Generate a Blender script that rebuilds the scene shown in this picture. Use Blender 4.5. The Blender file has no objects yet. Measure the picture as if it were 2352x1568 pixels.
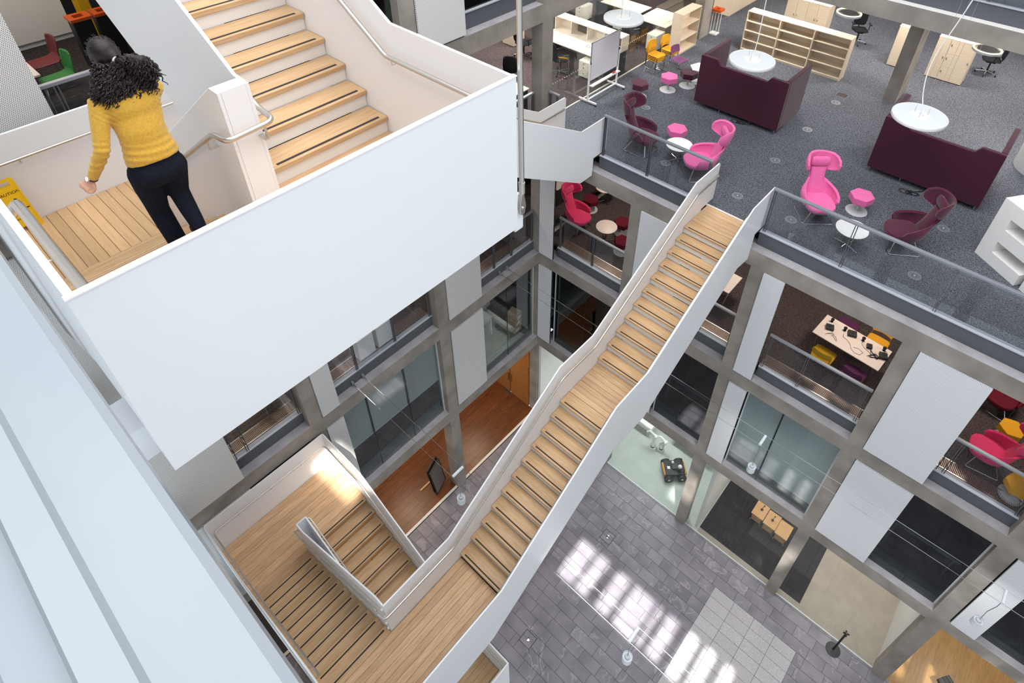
import bpy, math, random
from mathutils import Vector, Matrix, Euler
random.seed(7)
PI = math.pi
S = bpy.context.scene
COL = S.collection

# ------------------------------------------------------------------ camera
cam_data = bpy.data.cameras.new('camera')
cam = bpy.data.objects.new('camera', cam_data)
COL.objects.link(cam)
CAM_LOC = Vector((9.66142, -11.27456, 21.70586))
Rw = ((0.751479177260199, 0.6596266214801784, 0.013105967304235262),
      (0.41566497681264086, -0.4579326751261131, -0.7858245937250808),
      (-0.5123491711671649, 0.5959785107589763, -0.6183105542668923))
mat = Matrix(((Rw[0][0], -Rw[1][0], -Rw[2][0], CAM_LOC.x),
              (Rw[0][1], -Rw[1][1], -Rw[2][1], CAM_LOC.y),
              (Rw[0][2], -Rw[1][2], -Rw[2][2], CAM_LOC.z),
              (0, 0, 0, 1)))
cam.matrix_world = mat
cam_data.sensor_fit = 'HORIZONTAL'
cam_data.sensor_width = 36.0
cam_data.lens = 36.0 * 1465.3087 / 2352.0
cam_data.shift_x = -(1238.217 - 1176.0) / 2352.0
cam_data.shift_y = (465.23 - 784.0) / 2352.0
cam_data.clip_start = 0.05
cam_data.clip_end = 300
S.camera = cam

# ------------------------------------------------------------------ world, sun, skylight, exposure
S.view_settings.view_transform = 'Standard'
S.view_settings.look = 'None'
S.view_settings.gamma = 1.0
S.view_settings.use_curve_mapping = False
S.view_settings.exposure = 0.18
world = bpy.data.worlds.new('sky')
S.world = world
world.use_nodes = True
bg = world.node_tree.nodes['Background']
bg.inputs[0].default_value = (0.86, 0.92, 1.0, 1)
bg.inputs[1].default_value = 1.35

SUN_D = Vector((-0.20, 0.33, -1.0)).normalized()
sun_data = bpy.data.lights.new('sun', 'SUN')
sun_data.energy = 12.0
sun_data.angle = math.radians(0.45)
sun_data.color = (1.0, 0.97, 0.92)
sun = bpy.data.objects.new('sun', sun_data)
sun.location = (12, -16, 40)
sun.rotation_euler = SUN_D.to_track_quat('-Z', 'Y').to_euler()
COL.objects.link(sun)

def area(name, loc, sx, sy, power, color=(1, 1, 1), rot=(0, 0, 0)):
    d = bpy.data.lights.new(name, 'AREA')
    d.shape = 'RECTANGLE'
    d.size = sx
    d.size_y = sy
    d.energy = power
    d.color = color
    o = bpy.data.objects.new(name, d)
    o.location = loc
    o.rotation_euler = rot
    COL.objects.link(o)
    return o

ROOF = 31.0
area('atrium_skylight', (7.6, -5.2, ROOF - 0.4), 18.0, 19.0, 3900, (0.97, 0.985, 1.0))

# ------------------------------------------------------------------ materials
MATS = {}
def nodes(m):
    m.use_nodes = True
    nt = m.node_tree
    return nt, nt.nodes, nt.links, nt.nodes['Principled BSDF']

def rgb(c):
    if isinstance(c, str):
        c = c.lstrip('#')
        v = [int(c[i:i + 2], 16) / 255 for i in (0, 2, 4)]
        return tuple(x / 12.92 if x <= 0.04045 else ((x + 0.055) / 1.055) ** 2.4 for x in v) + (1,)
    return tuple(c) + (1,) if len(c) == 3 else tuple(c)

def mul(c, k):
    return (min(1, c[0] * k), min(1, c[1] * k), min(1, c[2] * k), 1)

def mat_plain(name, color, rough=0.5, metal=0.0, spec=0.5, emit=None, estr=0.0, coat=0.0):
    m = bpy.data.materials.new(name)
    nt, N, L, b = nodes(m)
    b.inputs['Base Color'].default_value = rgb(color)
    b.inputs['Roughness'].default_value = rough
    b.inputs['Metallic'].default_value = metal
    b.inputs['Specular IOR Level'].default_value = spec
    if coat:
        b.inputs['Coat Weight'].default_value = coat
    if emit:
        b.inputs['Emission Color'].default_value = rgb(emit)
        b.inputs['Emission Strength'].default_value = estr
    MATS[name] = m
    return m

def mat_noise(name, c1, c2, scale=8.0, rough=0.7, detail=6.0, stretch=(1, 1, 1), bump=0.0, bscale=None, rnd=0.0,
              spec=0.4, lo=0.35, hi=0.65, metal=0.0, sheen=0.0, bdist=0.01):
    """two-tone noise colour, optional per-object value shift and bump"""
    m = bpy.data.materials.new(name)
    nt, N, L, b = nodes(m)
    tc = N.new('ShaderNodeTexCoord')
    mp = N.new('ShaderNodeMapping')
    mp.inputs['Scale'].default_value = stretch
    L.new(tc.outputs['Object'], mp.inputs['Vector'])
    vec = mp.outputs['Vector']
    oi = N.new('ShaderNodeObjectInfo')
    if rnd:
        add = N.new('ShaderNodeVectorMath'); add.operation = 'ADD'
        sc = N.new('ShaderNodeMath'); sc.operation = 'MULTIPLY'; sc.inputs[1].default_value = 37.0
        L.new(oi.outputs['Random'], sc.inputs[0])
        L.new(vec, add.inputs[0]); L.new(sc.outputs[0], add.inputs[1])
        vec = add.outputs[0]
    nz = N.new('ShaderNodeTexNoise')
    nz.inputs['Scale'].default_value = scale
    nz.inputs['Detail'].default_value = detail
    L.new(vec, nz.inputs['Vector'])
    cr = N.new('ShaderNodeValToRGB')
    cr.color_ramp.elements[0].position = lo; cr.color_ramp.elements[0].color = rgb(c1)
    cr.color_ramp.elements[1].position = hi; cr.color_ramp.elements[1].color = rgb(c2)
    L.new(nz.outputs['Fac'], cr.inputs['Fac'])
    out = cr.outputs['Color']
    if rnd:
        hsv = N.new('ShaderNodeHueSaturation')
        mr = N.new('ShaderNodeMapRange')
        mr.inputs['To Min'].default_value = 1 - rnd; mr.inputs['To Max'].default_value = 1 + rnd
        L.new(oi.outputs['Random'], mr.inputs['Value'])
        L.new(mr.outputs['Result'], hsv.inputs['Value'])
        L.new(out, hsv.inputs['Color'])
        out = hsv.outputs['Color']
    L.new(out, b.inputs['Base Color'])
    b.inputs['Roughness'].default_value = rough
    b.inputs['Metallic'].default_value = metal
    b.inputs['Specular IOR Level'].default_value = spec
    if sheen:
        b.inputs['Sheen Weight'].default_value = sheen
    if bump:
        n2 = N.new('ShaderNodeTexNoise')
        n2.inputs['Scale'].default_value = bscale or scale * 4
        n2.inputs['Detail'].default_value = 3
        L.new(tc.outputs['Object'], n2.inputs['Vector'])
        bp = N.new('ShaderNodeBump'); bp.inputs['Strength'].default_value = bump; bp.inputs['Distance'].default_value = bdist
        L.new(n2.outputs['Fac'], bp.inputs['Height']); L.new(bp.outputs['Normal'], b.inputs['Normal'])
    MATS[name] = m
    return m

def mat_stone(name, c1, c2, vein, rnd=0.12):
    m = mat_noise(name, c1, c2, scale=1.6, rough=0.42, detail=8, rnd=rnd, spec=0.45)
    nt, N, L, b = nodes(m)
    src = b.inputs['Base Color'].links[0].from_socket
    tc = [n for n in N if n.type == 'TEX_COORD'][0]
    oi = [n for n in N if n.type == 'OBJECT_INFO'][0]
    add = N.new('ShaderNodeVectorMath'); add.operation = 'ADD'
    sc = N.new('ShaderNodeMath'); sc.operation = 'MULTIPLY'; sc.inputs[1].default_value = 91.0
    L.new(oi.outputs['Random'], sc.inputs[0]); L.new(tc.outputs['Object'], add.inputs[0]); L.new(sc.outputs[0], add.inputs[1])
    nz = N.new('ShaderNodeTexNoise'); nz.inputs['Scale'].default_value = 1.1; nz.inputs['Detail'].default_value = 5
    nz.inputs['Distortion'].default_value = 1.2
    L.new(add.outputs[0], nz.inputs['Vector'])
    cr = N.new('ShaderNodeValToRGB')
    e = cr.color_ramp.elements
    e[0].position = 0.60; e[0].color = (0, 0, 0, 1)
    e[1].position = 0.625; e[1].color = (1, 1, 1, 1)
    e2 = e.new(0.645); e2.color = (0, 0, 0, 1)
    L.new(nz.outputs['Fac'], cr.inputs['Fac'])
    mx = N.new('ShaderNodeMix'); mx.data_type = 'RGBA'
    sc2 = N.new('ShaderNodeMath'); sc2.operation = 'MULTIPLY'; sc2.inputs[1].default_value = 0.38
    L.new(cr.outputs['Color'], sc2.inputs[0]); L.new(sc2.outputs[0], mx.inputs[0])
    L.new(src, mx.inputs[6]); mx.inputs[7].default_value = rgb(vein)
    L.new(mx.outputs[2], b.inputs['Base Color'])
    return m

def mat_perf(name, color, hole, axis, pitch=0.0195, radius=0.27):
    """perforated sheet: staggered round holes; axis = the horizontal world axis of the sheet ('X' or 'Y')"""
    m = bpy.data.materials.new(name)
    nt, N, L, b = nodes(m)
    tc = N.new('ShaderNodeTexCoord')
    sp = N.new('ShaderNodeSeparateXYZ')
    L.new(tc.outputs['Object'], sp.inputs[0])
    def mth(op, a, bb=None):
        n = N.new('ShaderNodeMath'); n.operation = op
        for i, v in enumerate((a, bb)):
            if v is None: continue
            if isinstance(v, (int, float)): n.inputs[i].default_value = v
            else: L.new(v, n.inputs[i])
        return n.outputs[0]
    v = mth('DIVIDE', sp.outputs['Z'], pitch)
    row = mth('FLOOR', v)
    odd = mth('MULTIPLY', mth('MODULO', mth('ABSOLUTE', row), 2.0), 0.5)
    u = mth('ADD', mth('DIVIDE', sp.outputs[axis], pitch * 1.15), odd)
    fu = mth('SUBTRACT', mth('FRACT', u), 0.5)
    fv = mth('SUBTRACT', mth('FRACT', v), 0.5)
    d = mth('SQRT', mth('ADD', mth('MULTIPLY', fu, fu), mth('MULTIPLY', fv, fv)))
    inside = mth('LESS_THAN', d, radius)
    mx = N.new('ShaderNodeMix'); mx.data_type = 'RGBA'
    L.new(inside, mx.inputs[0]); mx.inputs[6].default_value = rgb(color); mx.inputs[7].default_value = rgb(hole)
    L.new(mx.outputs[2], b.inputs['Base Color'])
    b.inputs['Roughness'].default_value = 0.45
    MATS[name] = m
    return m

def mat_glass(name, tint=(0.9, 0.95, 0.95), rough=0.02, ior=1.45, boost=1.0):
    m = bpy.data.materials.new(name)
    nt, N, L, b = nodes(m)
    N.remove(b)
    out = [n for n in N if n.type == 'OUTPUT_MATERIAL'][0]
    tr = N.new('ShaderNodeBsdfTransparent'); tr.inputs[0].default_value = rgb(tint)
    gl = N.new('ShaderNodeBsdfGlossy'); gl.inputs['Roughness'].default_value = rough
    lw = N.new('ShaderNodeLayerWeight'); lw.inputs['Blend'].default_value = 0.5
    pw_ = N.new('ShaderNodeMath'); pw_.operation = 'POWER'; pw_.inputs[1].default_value = 4.0
    L.new(lw.outputs['Facing'], pw_.inputs[0])
    ml = N.new('ShaderNodeMath'); ml.operation = 'MULTIPLY_ADD'; ml.inputs[1].default_value = 0.8 * boost; ml.inputs[2].default_value = 0.035 * boost; ml.use_clamp = True
    L.new(pw_.outputs[0], ml.inputs[0])
    mx = N.new('ShaderNodeMixShader')
    L.new(ml.outputs[0], mx.inputs[0]); L.new(tr.outputs[0], mx.inputs[1]); L.new(gl.outputs[0], mx.inputs[2])
    L.new(mx.outputs[0], out.inputs['Surface'])
    MATS[name] = m
    return m

def mat_wood(name, c1, c2, axis='X', rough=0.45, rnd=0.1, scale=5.0):
    st = {'X': (0.55, 6.5, 6.5), 'Y': (6.5, 0.55, 6.5), 'Z': (6.5, 6.5, 0.55)}[axis]
    return mat_noise(name, c1, c2, scale=scale, rough=rough, detail=8, stretch=st, rnd=rnd, spec=0.4, lo=0.3, hi=0.72)

mat_noise('concrete', '#837c75', '#a09890', scale=1.3, rough=0.85, detail=9, bump=0.15, bscale=25)
mat_noise('concrete_sill', '#9b979a', '#aeabb0', scale=2.0, rough=0.7, detail=7)
mat_plain('white_steel', '#ecedf0', 0.30, spec=0.5)
mat_plain('white_edge', '#f4f4f4', 0.35)
mat_plain('white_paint', '#e8e6e3', 0.6)
mat_plain('warm_white', '#e3dcd0', 0.5)
mat_perf('perforated_x', '#ececef', '#85858a', 'X')
mat_perf('perforated_y', '#e4e3e2', '#65625f', 'Y')
mat_plain('steel', '#cfccc6', 0.33, metal=1.0)
mat_plain('chrome', '#d5d5d5', 0.12, metal=1.0)
mat_plain('grey_metal', '#55585e', 0.5)
mat_plain('rail_grey', '#8d9098', 0.45, metal=0.3)
mat_plain('cap_grey', '#b4b8c2', 0.5)
mat_plain('dark_metal', '#2d2d30', 0.45)
mat_plain('black', '#131315', 0.5)
mat_plain('strip', '#2a2523', 0.7)
mat_wood('oak_x', '#bf9870', '#d4b48f', 'X', rnd=0.12)
mat_wood('oak_y', '#bd956e', '#d2b18c', 'Y', rnd=0.12)
mat_wood('oak_tread_x', '#b9946a', '#cfae88', 'X', rnd=0.08)
mat_wood('oak_tread_y', '#bb966c', '#d0b08a', 'Y', rnd=0.08)
mat_wood('oak_nosing', '#b98a58', '#cfa274', 'X', rnd=0.05)
mat_wood('oak_pale', '#c59f73', '#d0ad84', 'X', rnd=0.24)
mat_wood('walnut_floor', '#4c2c17', '#774522', 'Y', rough=0.35, rnd=0.12)
mat_wood('oak_floor_right', '#96703f', '#b08a55', 'Y', rough=0.4, rnd=0.05)
mat_wood('door_wood', '#96602f', '#aa7440', 'Z', rough=0.5)
mat_noise('carpet', '#2b2d33', '#7b7d87', scale=42, rough=0.95, detail=4, lo=0.32, hi=0.68, spec=0.1)
mat_noise('carpet_brown', '#2b2526', '#6a5f5e', scale=42, rough=0.95, detail=4, lo=0.32, hi=0.68, spec=0.1)
mat_noise('carpet_dark', '#242122', '#504949', scale=42, rough=0.95, detail=4, lo=0.32, hi=0.68, spec=0.1)
mat_stone('stone', '#75707a', '#8a858d', '#b9b4ba', rnd=0.09)
mat_stone('stone_strip', '#75707a', '#8a858d', '#b9b4ba', rnd=0.0)
mat_noise('granite', '#9f9ba0', '#c4c0c2', scale=60, rough=0.5, detail=4, rnd=0.05)
mat_plain('grout', '#3c3a3e', 0.9)
mat_noise('lab_floor', '#b4bab5', '#bfc4bf', scale=2, rough=0.6)
mat_noise('beige_floor', '#a79b90', '#b2a69a', scale=2.5, rough=0.45)
mat_noise('dark_floor', '#181717', '#201e1e', scale=40, rough=0.6, spec=0.15)
mat_noise('cloth_maroon', '#4a1a30', '#59233a', scale=90, rough=0.9, detail=3, sheen=0.3, spec=0.15)
mat_noise('cloth_maroon_sofa', '#3c1326', '#4a1b31', scale=90, rough=0.92, detail=3, sheen=0.25, spec=0.12)
mat_noise('cloth_pink', '#dd5c9c', '#ec7bb2', scale=90, rough=0.9, detail=3, sheen=0.2, spec=0.15)
mat_noise('cloth_crimson', '#d23567', '#de4475', scale=90, rough=0.9, detail=3, sheen=0.2, spec=0.15)
mat_noise('cloth_red_dark', '#5e1826', '#6c2030', scale=90, rough=0.9, detail=3, spec=0.15)
mat_noise('cloth_yellow', '#d99a1d', '#e8ad35', scale=90, rough=0.9, detail=3, spec=0.2)
mat_noise('cloth_mustard', '#a9821a', '#bd9328', scale=90, rough=0.9, detail=3, spec=0.2)
mat_noise('cloth_purple', '#74446c', '#845478', scale=90, rough=0.9, detail=3, spec=0.2)
mat_noise('cloth_plum', '#4e2747', '#5d3354', scale=90, rough=0.9, detail=3, spec=0.2)
mat_plain('cloth_black', '#1b1c1f', 0.9, spec=0.2)
mat_plain('green_plastic', '#2f8038', 0.4)
mat_plain('red_plastic', '#6b1417', 0.45)
mat_plain('orange_plastic', '#cc5419', 0.45)
mat_plain('yellow_plastic', '#f3c41c', 0.4)
mat_plain('yellow_paint', '#cfa010', 0.5)
mat_wood('birch', '#d9c7ae', '#e3d3bc', 'X', rough=0.5, rnd=0.03)
mat_plain('desk_white', '#eadfd2', 0.45)
mat_plain('pale_table', '#efe0d8', 0.4)
mat_plain('white_laminate', '#f2f0ee', 0.35)
mat_plain('whiteboard', '#e8e6ec', 0.25)
mat_plain('light_grey', '#c9ccd0', 0.5)
mat_plain('lamp_white', '#dfe5ea', 0.5)
mat_plain('lamp_ring', '#fff1cf', 0.5, emit='#ffe9b8', estr=2.2)
mat_plain('lamp_tube', '#ffffff', 0.5, emit='#f4fffb', estr=9.0)
mat_plain('blind', '#b4bab9', 0.75)
mat_plain('spandrel', '#4c5a58', 0.25)
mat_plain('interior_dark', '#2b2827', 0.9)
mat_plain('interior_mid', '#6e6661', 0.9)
mat_plain('ceiling_white', '#cfcbc6', 0.9)
mat_noise('wall_white', '#cfd0d2', '#d9dadc', scale=1.2, rough=0.7)
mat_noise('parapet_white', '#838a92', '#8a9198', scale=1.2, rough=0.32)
mat_glass('glass_clear', (0.93, 0.95, 0.94))
mat_glass('glass_rail', (0.88, 0.90, 0.91), boost=1.2)
mat_glass('glass_tint', (0.85, 0.89, 0.89), boost=1.6)
mat_glass('glass_dark', (0.55, 0.62, 0.62), boost=1.6)
mat_plain('skin', '#c89a85', 0.5)
mat_noise('hair', '#140e0f', '#281d20', scale=30, rough=0.5, spec=0.4)
mat_noise('sweater', '#bb9235', '#c79f43', scale=60, rough=0.9, sheen=0.3, spec=0.15, bump=0.06, bscale=260)
mat_noise('trousers', '#10141f', '#171c29', scale=80, rough=0.9, spec=0.15)
mat_plain('shoe', '#3a2422', 0.5)
mat_plain('watch_strap', '#2a2238', 0.5)
mat_plain('cardboard', '#b89a78', 0.8)
mat_wood('pine', '#c79a62', '#d9ae78', 'X', rough=0.5)
mat_plain('robot_yellow', '#c98a1e', 0.5)
mat_plain('red_eraser', '#d8402f', 0.6)
mat_plain('poster', '#e2b23a', 0.6)
mat_plain('magazine', '#b04a6a', 0.6)
# ------------------------------------------------------------------ mesh helpers
class MB:
    def __init__(self):
        self.v = []; self.f = []
    def poly(self, pts):
        n = len(self.v); self.v += [tuple(p) for p in pts]; self.f.append(tuple(range(n, n + len(pts)))); return self
    def box(self, x0, x1, y0, y1, z0, z1):
        n = len(self.v)
        self.v += [(x0, y0, z0), (x1, y0, z0), (x1, y1, z0), (x0, y1, z0), (x0, y0, z1), (x1, y0, z1), (x1, y1, z1), (x0, y1, z1)]
        self.f += [tuple(n + i for i in q) for q in ((3, 2, 1, 0), (4, 5, 6, 7), (0, 1, 5, 4), (1, 2, 6, 5), (2, 3, 7, 6), (3, 0, 4, 7))]
        return self
    def cbox(self, c, sx, sy, sz, rz=0.0, rx=0.0, ry=0.0):
        R = Euler((rx, ry, rz)).to_matrix(); n = len(self.v); c = Vector(c)
        for z in (-.5, .5):
            for x, y in ((-.5, -.5), (.5, -.5), (.5, .5), (-.5, .5)):
                self.v.append(tuple(c + R @ Vector((x * sx, y * sy, z * sz))))
        self.f += [tuple(n + i for i in q) for q in ((3, 2, 1, 0), (4, 5, 6, 7), (0, 1, 5, 4), (1, 2, 6, 5), (2, 3, 7, 6), (3, 0, 4, 7))]
        return self
    def prism(self, pts, axis, a0, a1):
        """extrude a 2-D polygon; axis 'x' -> pts are (y,z); 'y' -> (x,z); 'z' -> (x,y)"""
        def P(p, a):
            return {'x': (a, p[0], p[1]), 'y': (p[0], a, p[1]), 'z': (p[0], p[1], a)}[axis]
        n = len(self.v); k = len(pts)
        self.v += [P(p, a0) for p in pts] + [P(p, a1) for p in pts]
        self.f.append(tuple(n + i for i in range(k))[::-1]); self.f.append(tuple(n + k + i for i in range(k)))
        for i in range(k):
            j = (i + 1) % k
            self.f.append((n + i, n + j, n + k + j, n + k + i))
        return self
    def tube(self, path, r, n=8, closed=False, caps=True, r2=None):
        path = [Vector(p) for p in path]; m = len(path); base = len(self.v)
        T = []
        for i in range(m):
            a = path[(i - 1) % m] if (closed or i > 0) else path[i]
            b = path[(i + 1) % m] if (closed or i < m - 1) else path[i]
            t = (b - a); T.append(t.normalized() if t.length > 1e-9 else Vector((0, 0, 1)))
        up = Vector((0, 0, 1)) if abs(T[0].z) < 0.9 else Vector((1, 0, 0))
        u = T[0].cross(up).normalized()
        for i in range(m):
            u = (u - T[i] * u.dot(T[i]))
            u = u.normalized() if u.length > 1e-6 else T[i].orthogonal().normalized()
            w = T[i].cross(u)
            rr = r if r2 is None else r + (r2 - r) * i / max(1, m - 1)
            if hasattr(r, '__len__'): rr = r[i]
            for k in range(n):
                a = 2 * PI * k / n
                self.v.append(tuple(path[i] + (u * math.cos(a) + w * math.sin(a)) * rr))
        for i in range(m if closed else m - 1):
            j = (i + 1) % m
            for k in range(n):
                l = (k + 1) % n
                self.f.append((base + i * n + k, base + i * n + l, base + j * n + l, base + j * n + k))
        if caps and not closed:
            self.f.append(tuple(base + k for k in range(n))[::-1])
            self.f.append(tuple(base + (m - 1) * n + k for k in range(n)))
        return self
    def lathe(self, prof, c=(0, 0, 0), n=24, sx=1.0, sy=1.0, caps=True):
        base = len(self.v); m = len(prof)
        for r, z in prof:
            for k in range(n):
                a = 2 * PI * k / n
                self.v.append((c[0] + r * math.cos(a) * sx, c[1] + r * math.sin(a) * sy, c[2] + z))
        for i in range(m - 1):
            for k in range(n):
                l = (k + 1) % n
                self.f.append((base + i * n + k, base + i * n + l, base + (i + 1) * n + l, base + (i + 1) * n + k))
        if caps:
            self.f.append(tuple(base + k for k in range(n))[::-1])
            self.f.append(tuple(base + (m - 1) * n + k for k in range(n)))
        return self
    def loft(self, rings, n=20):
        """rings: (centre, side vector, front vector, power)"""
        base = len(self.v); m = len(rings)
        for c, a, b in rings:
            c, a, b = Vector(c), Vector(a), Vector(b)
            for k in range(n):
                t = 2 * PI * k / n
                self.v.append(tuple(c + a * math.cos(t) + b * math.sin(t)))
        for i in range(m - 1):
            for k in range(n):
                l = (k + 1) % n
                self.f.append((base + i * n + k, base + i * n + l, base + (i + 1) * n + l, base + (i + 1) * n + k))
        self.f.append(tuple(base + k for k in range(n))[::-1])
        self.f.append(tuple(base + (m - 1) * n + k for k in range(n)))
        return self
    def ball(self, c, rx, ry=None, rz=None, n=14, m=9):
        ry = rx if ry is None else ry; rz = rx if rz is None else rz
        prof = []
        base = len(self.v)
        for i in range(1, m):
            t = PI * i / m
            for k in range(n):
                a = 2 * PI * k / n
                self.v.append((c[0] + rx * math.sin(t) * math.cos(a), c[1] + ry * math.sin(t) * math.sin(a), c[2] - rz * math.cos(t)))
        for i in range(m - 2):
            for k in range(n):
                l = (k + 1) % n
                self.f.append((base + i * n + k, base + i * n + l, base + (i + 1) * n + l, base + (i + 1) * n + k))
        b0 = len(self.v); self.v.append((c[0], c[1], c[2] - rz)); self.v.append((c[0], c[1], c[2] + rz))
        for k in range(n):
            l = (k + 1) % n
            self.f.append((b0, base + l, base + k)); self.f.append((b0 + 1, base + (m - 2) * n + k, base + (m - 2) * n + l))
        return self
    def mesh(self, name, m):
        me = bpy.data.meshes.new(name)
        me.from_pydata(self.v, [], self.f)
        me.validate(); me.update()
        if m: me.materials.append(MATS[m])
        return me
    def build(self, name, m, parent=None, smooth=False, bevel=0.0, seg=2):
        me = self.mesh(name, m)
        o = bpy.data.objects.new(name, me)
        COL.objects.link(o)
        if parent: o.parent = parent
        if smooth: smooth_by(me)
        if bevel:
            md = o.modifiers.new('bevel', 'BEVEL'); md.width = bevel; md.segments = seg; md.limit_method = 'ANGLE'
            md.angle_limit = math.radians(40)
            for p in me.polygons: p.use_smooth = True
            try: md.harden_normals = True
            except Exception: pass
        return o

def smooth_by(me, ang=0.7):
    import bmesh
    bm = bmesh.new(); bm.from_mesh(me)
    bmesh.ops.recalc_face_normals(bm, faces=bm.faces)
    for e in bm.edges:
        if len(e.link_faces) == 2 and e.calc_face_angle(0) > ang: e.smooth = False
        elif len(e.link_faces) != 2: e.smooth = False
    for f in bm.faces: f.smooth = True
    bm.to_mesh(me); bm.free()

def tag(o, label=None, cat=None, group=None, kind=None):
    if label: o['label'] = label
    if cat: o['category'] = cat
    if group: o['group'] = group
    if kind: o['kind'] = kind
    return o

def thing(name, label, cat, loc=(0, 0, 0), rz=0.0, group=None):
    o = bpy.data.objects.new(name, None)
    o.empty_display_size = 0.2
    COL.objects.link(o)
    o.location = loc; o.rotation_euler = (0, 0, rz)
    return tag(o, label, cat, group)

def struct(name, label=None):
    o = bpy.data.objects.new(name, None)
    COL.objects.link(o); o['kind'] = 'structure'
    if label: o['label'] = label
    return o

def sobj(name, mb, m, label=None):
    o = mb.build(name, m); o['kind'] = 'structure'
    if label: o['label'] = label
    return o

def copy_tree(o, parent=None):
    c = o.copy(); COL.objects.link(c); c.parent = parent
    for ch in list(o.children):
        copy_tree(ch, c)
    return c

def dup(src, label, loc, rz, group=None, recolor=None):
    c = copy_tree(src); c.location = loc; c.rotation_euler = (0, 0, rz); c['label'] = label
    if group: c['group'] = group
    return c

def bx(*a): return MB().box(*a)
# ------------------------------------------------------------------ room shell
GZ = -0.55                     # atrium ground level
def FL(k): return 4 * k + 0.4  # finished floor of storey k

# unseen roof deck blocking the sun; openings shaped to cast the wanted patches
holes = []
def hole(x0, x1, y0, y1, z):
    t = ROOF - z; kx = 0.20 * t; ky = -0.33 * t
    holes.append((x0 + kx, x1 + kx, y0 + ky, y1 + ky))
for a, b in ((4.45, 5.05), (5.18, 5.6), (5.98, 6.45), (6.62, 7.38), (7.5, 7.66), (7.86, 8.25), (8.6, 8.92), (9.2, 9.5), (9.85, 10.1)):
    hole(a, b, -4.05, -2.65, GZ)
hole(13.4, 14.8, 0.40, 1.45, GZ)
t1 = 26.0
for a, b in ((6.22, 6.90), (9.60, 10.0)):
    holes.append((a + 0.2 * (ROOF - 1.7), b + 0.2 * (ROOF - 1.7), -0.33 * (ROOF - 0.9), -0.33 * (ROOF - 2.5)))
xs = sorted({-14.0, 24.0} | {h[0] for h in holes} | {h[1] for h in holes})
ys = sorted({-24.0, 18.0} | {h[2] for h in holes} | {h[3] for h in holes})
mb = MB()
for i in range(len(xs) - 1):
    for j in range(len(ys) - 1):
        cx, cy = (xs[i] + xs[i + 1]) / 2, (ys[j] + ys[j + 1]) / 2
        if not any(h[0] < cx < h[1] and h[2] < cy < h[3] for h in holes):
            mb.box(xs[i], xs[i + 1], ys[j], ys[j + 1], ROOF, ROOF + 0.1)
sobj('ceiling', mb, 'ceiling_white', 'unseen roof deck over the atrium with openings shaped to cast sun patches')

# off-frame enclosing walls
wfr = struct('wall_front', 'unseen white facade below the near parapet with glazing added to let light in')  # window openings added to bring light onto the right facade
for k in range(0, 6):
    z0 = GZ if k == 0 else 4 * k - 0.42
    bx(-10.7, 17.2, -11.75, -11.45, z0, 4 * k + 1.0 if k < 5 else 20.2).build('spandrel', 'wall_white', wfr)
for i in range(10):
    xx = -10.5 + i * 3.05
    bx(xx, xx + 0.5, -11.75, -11.45, GZ, 20.2).build('pier', 'wall_white', wfr)
    if i < 9:
        for k in range(0, 5): bx(xx + 0.5, xx + 3.05, -11.61, -11.60, 4 * k + 1.0, 4 * k + 3.58).build('pane', 'glass_clear', wfr)
we = struct('window_15', 'unseen end wall of the atrium with glazing added to let daylight in')  # unseen glazing added as daylight fill; spandrels hold part of it back
for i in range(8):
    yy = -11.45 + i * 1.64
    bx(17.25, 17.35, yy - 0.03, yy + 0.03, GZ, 31).build('mullion', 'light_grey', we)
    if i < 7:
        for k in range(8): bx(17.28, 17.32, yy + 0.03, yy + 1.61, GZ + k * 3.79 + 0.05, GZ + k * 3.79 + 1.95).build('spandrel', 'wall_white', we)
        for k in range(8): bx(17.29, 17.30, yy + 0.03, yy + 1.61, GZ + 1.95 + k * 3.79, GZ + k * 3.79 + 3.74).build('pane', 'glass_clear', we)
for k in range(9): bx(17.25, 17.35, -11.45, 0.0, GZ + k * 3.79 - 0.05, GZ + k * 3.79 + 0.05).build('transom', 'light_grey', we)
sobj('wall_far', bx(-12, 20, 15.5, 15.8, -1, 31), 'wall_white', 'plain wall behind the offices')
sobj('wall_west', bx(-11, -10.7, -11.45, 15.5, -1, 31), 'wall_white', 'plain wall at the end of the offices')
sobj('wall_east_rooms', bx(19.0, 19.3, 0, 15.5, -1, 31), 'interior_mid', 'plain wall at the end of the lounge')

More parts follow.
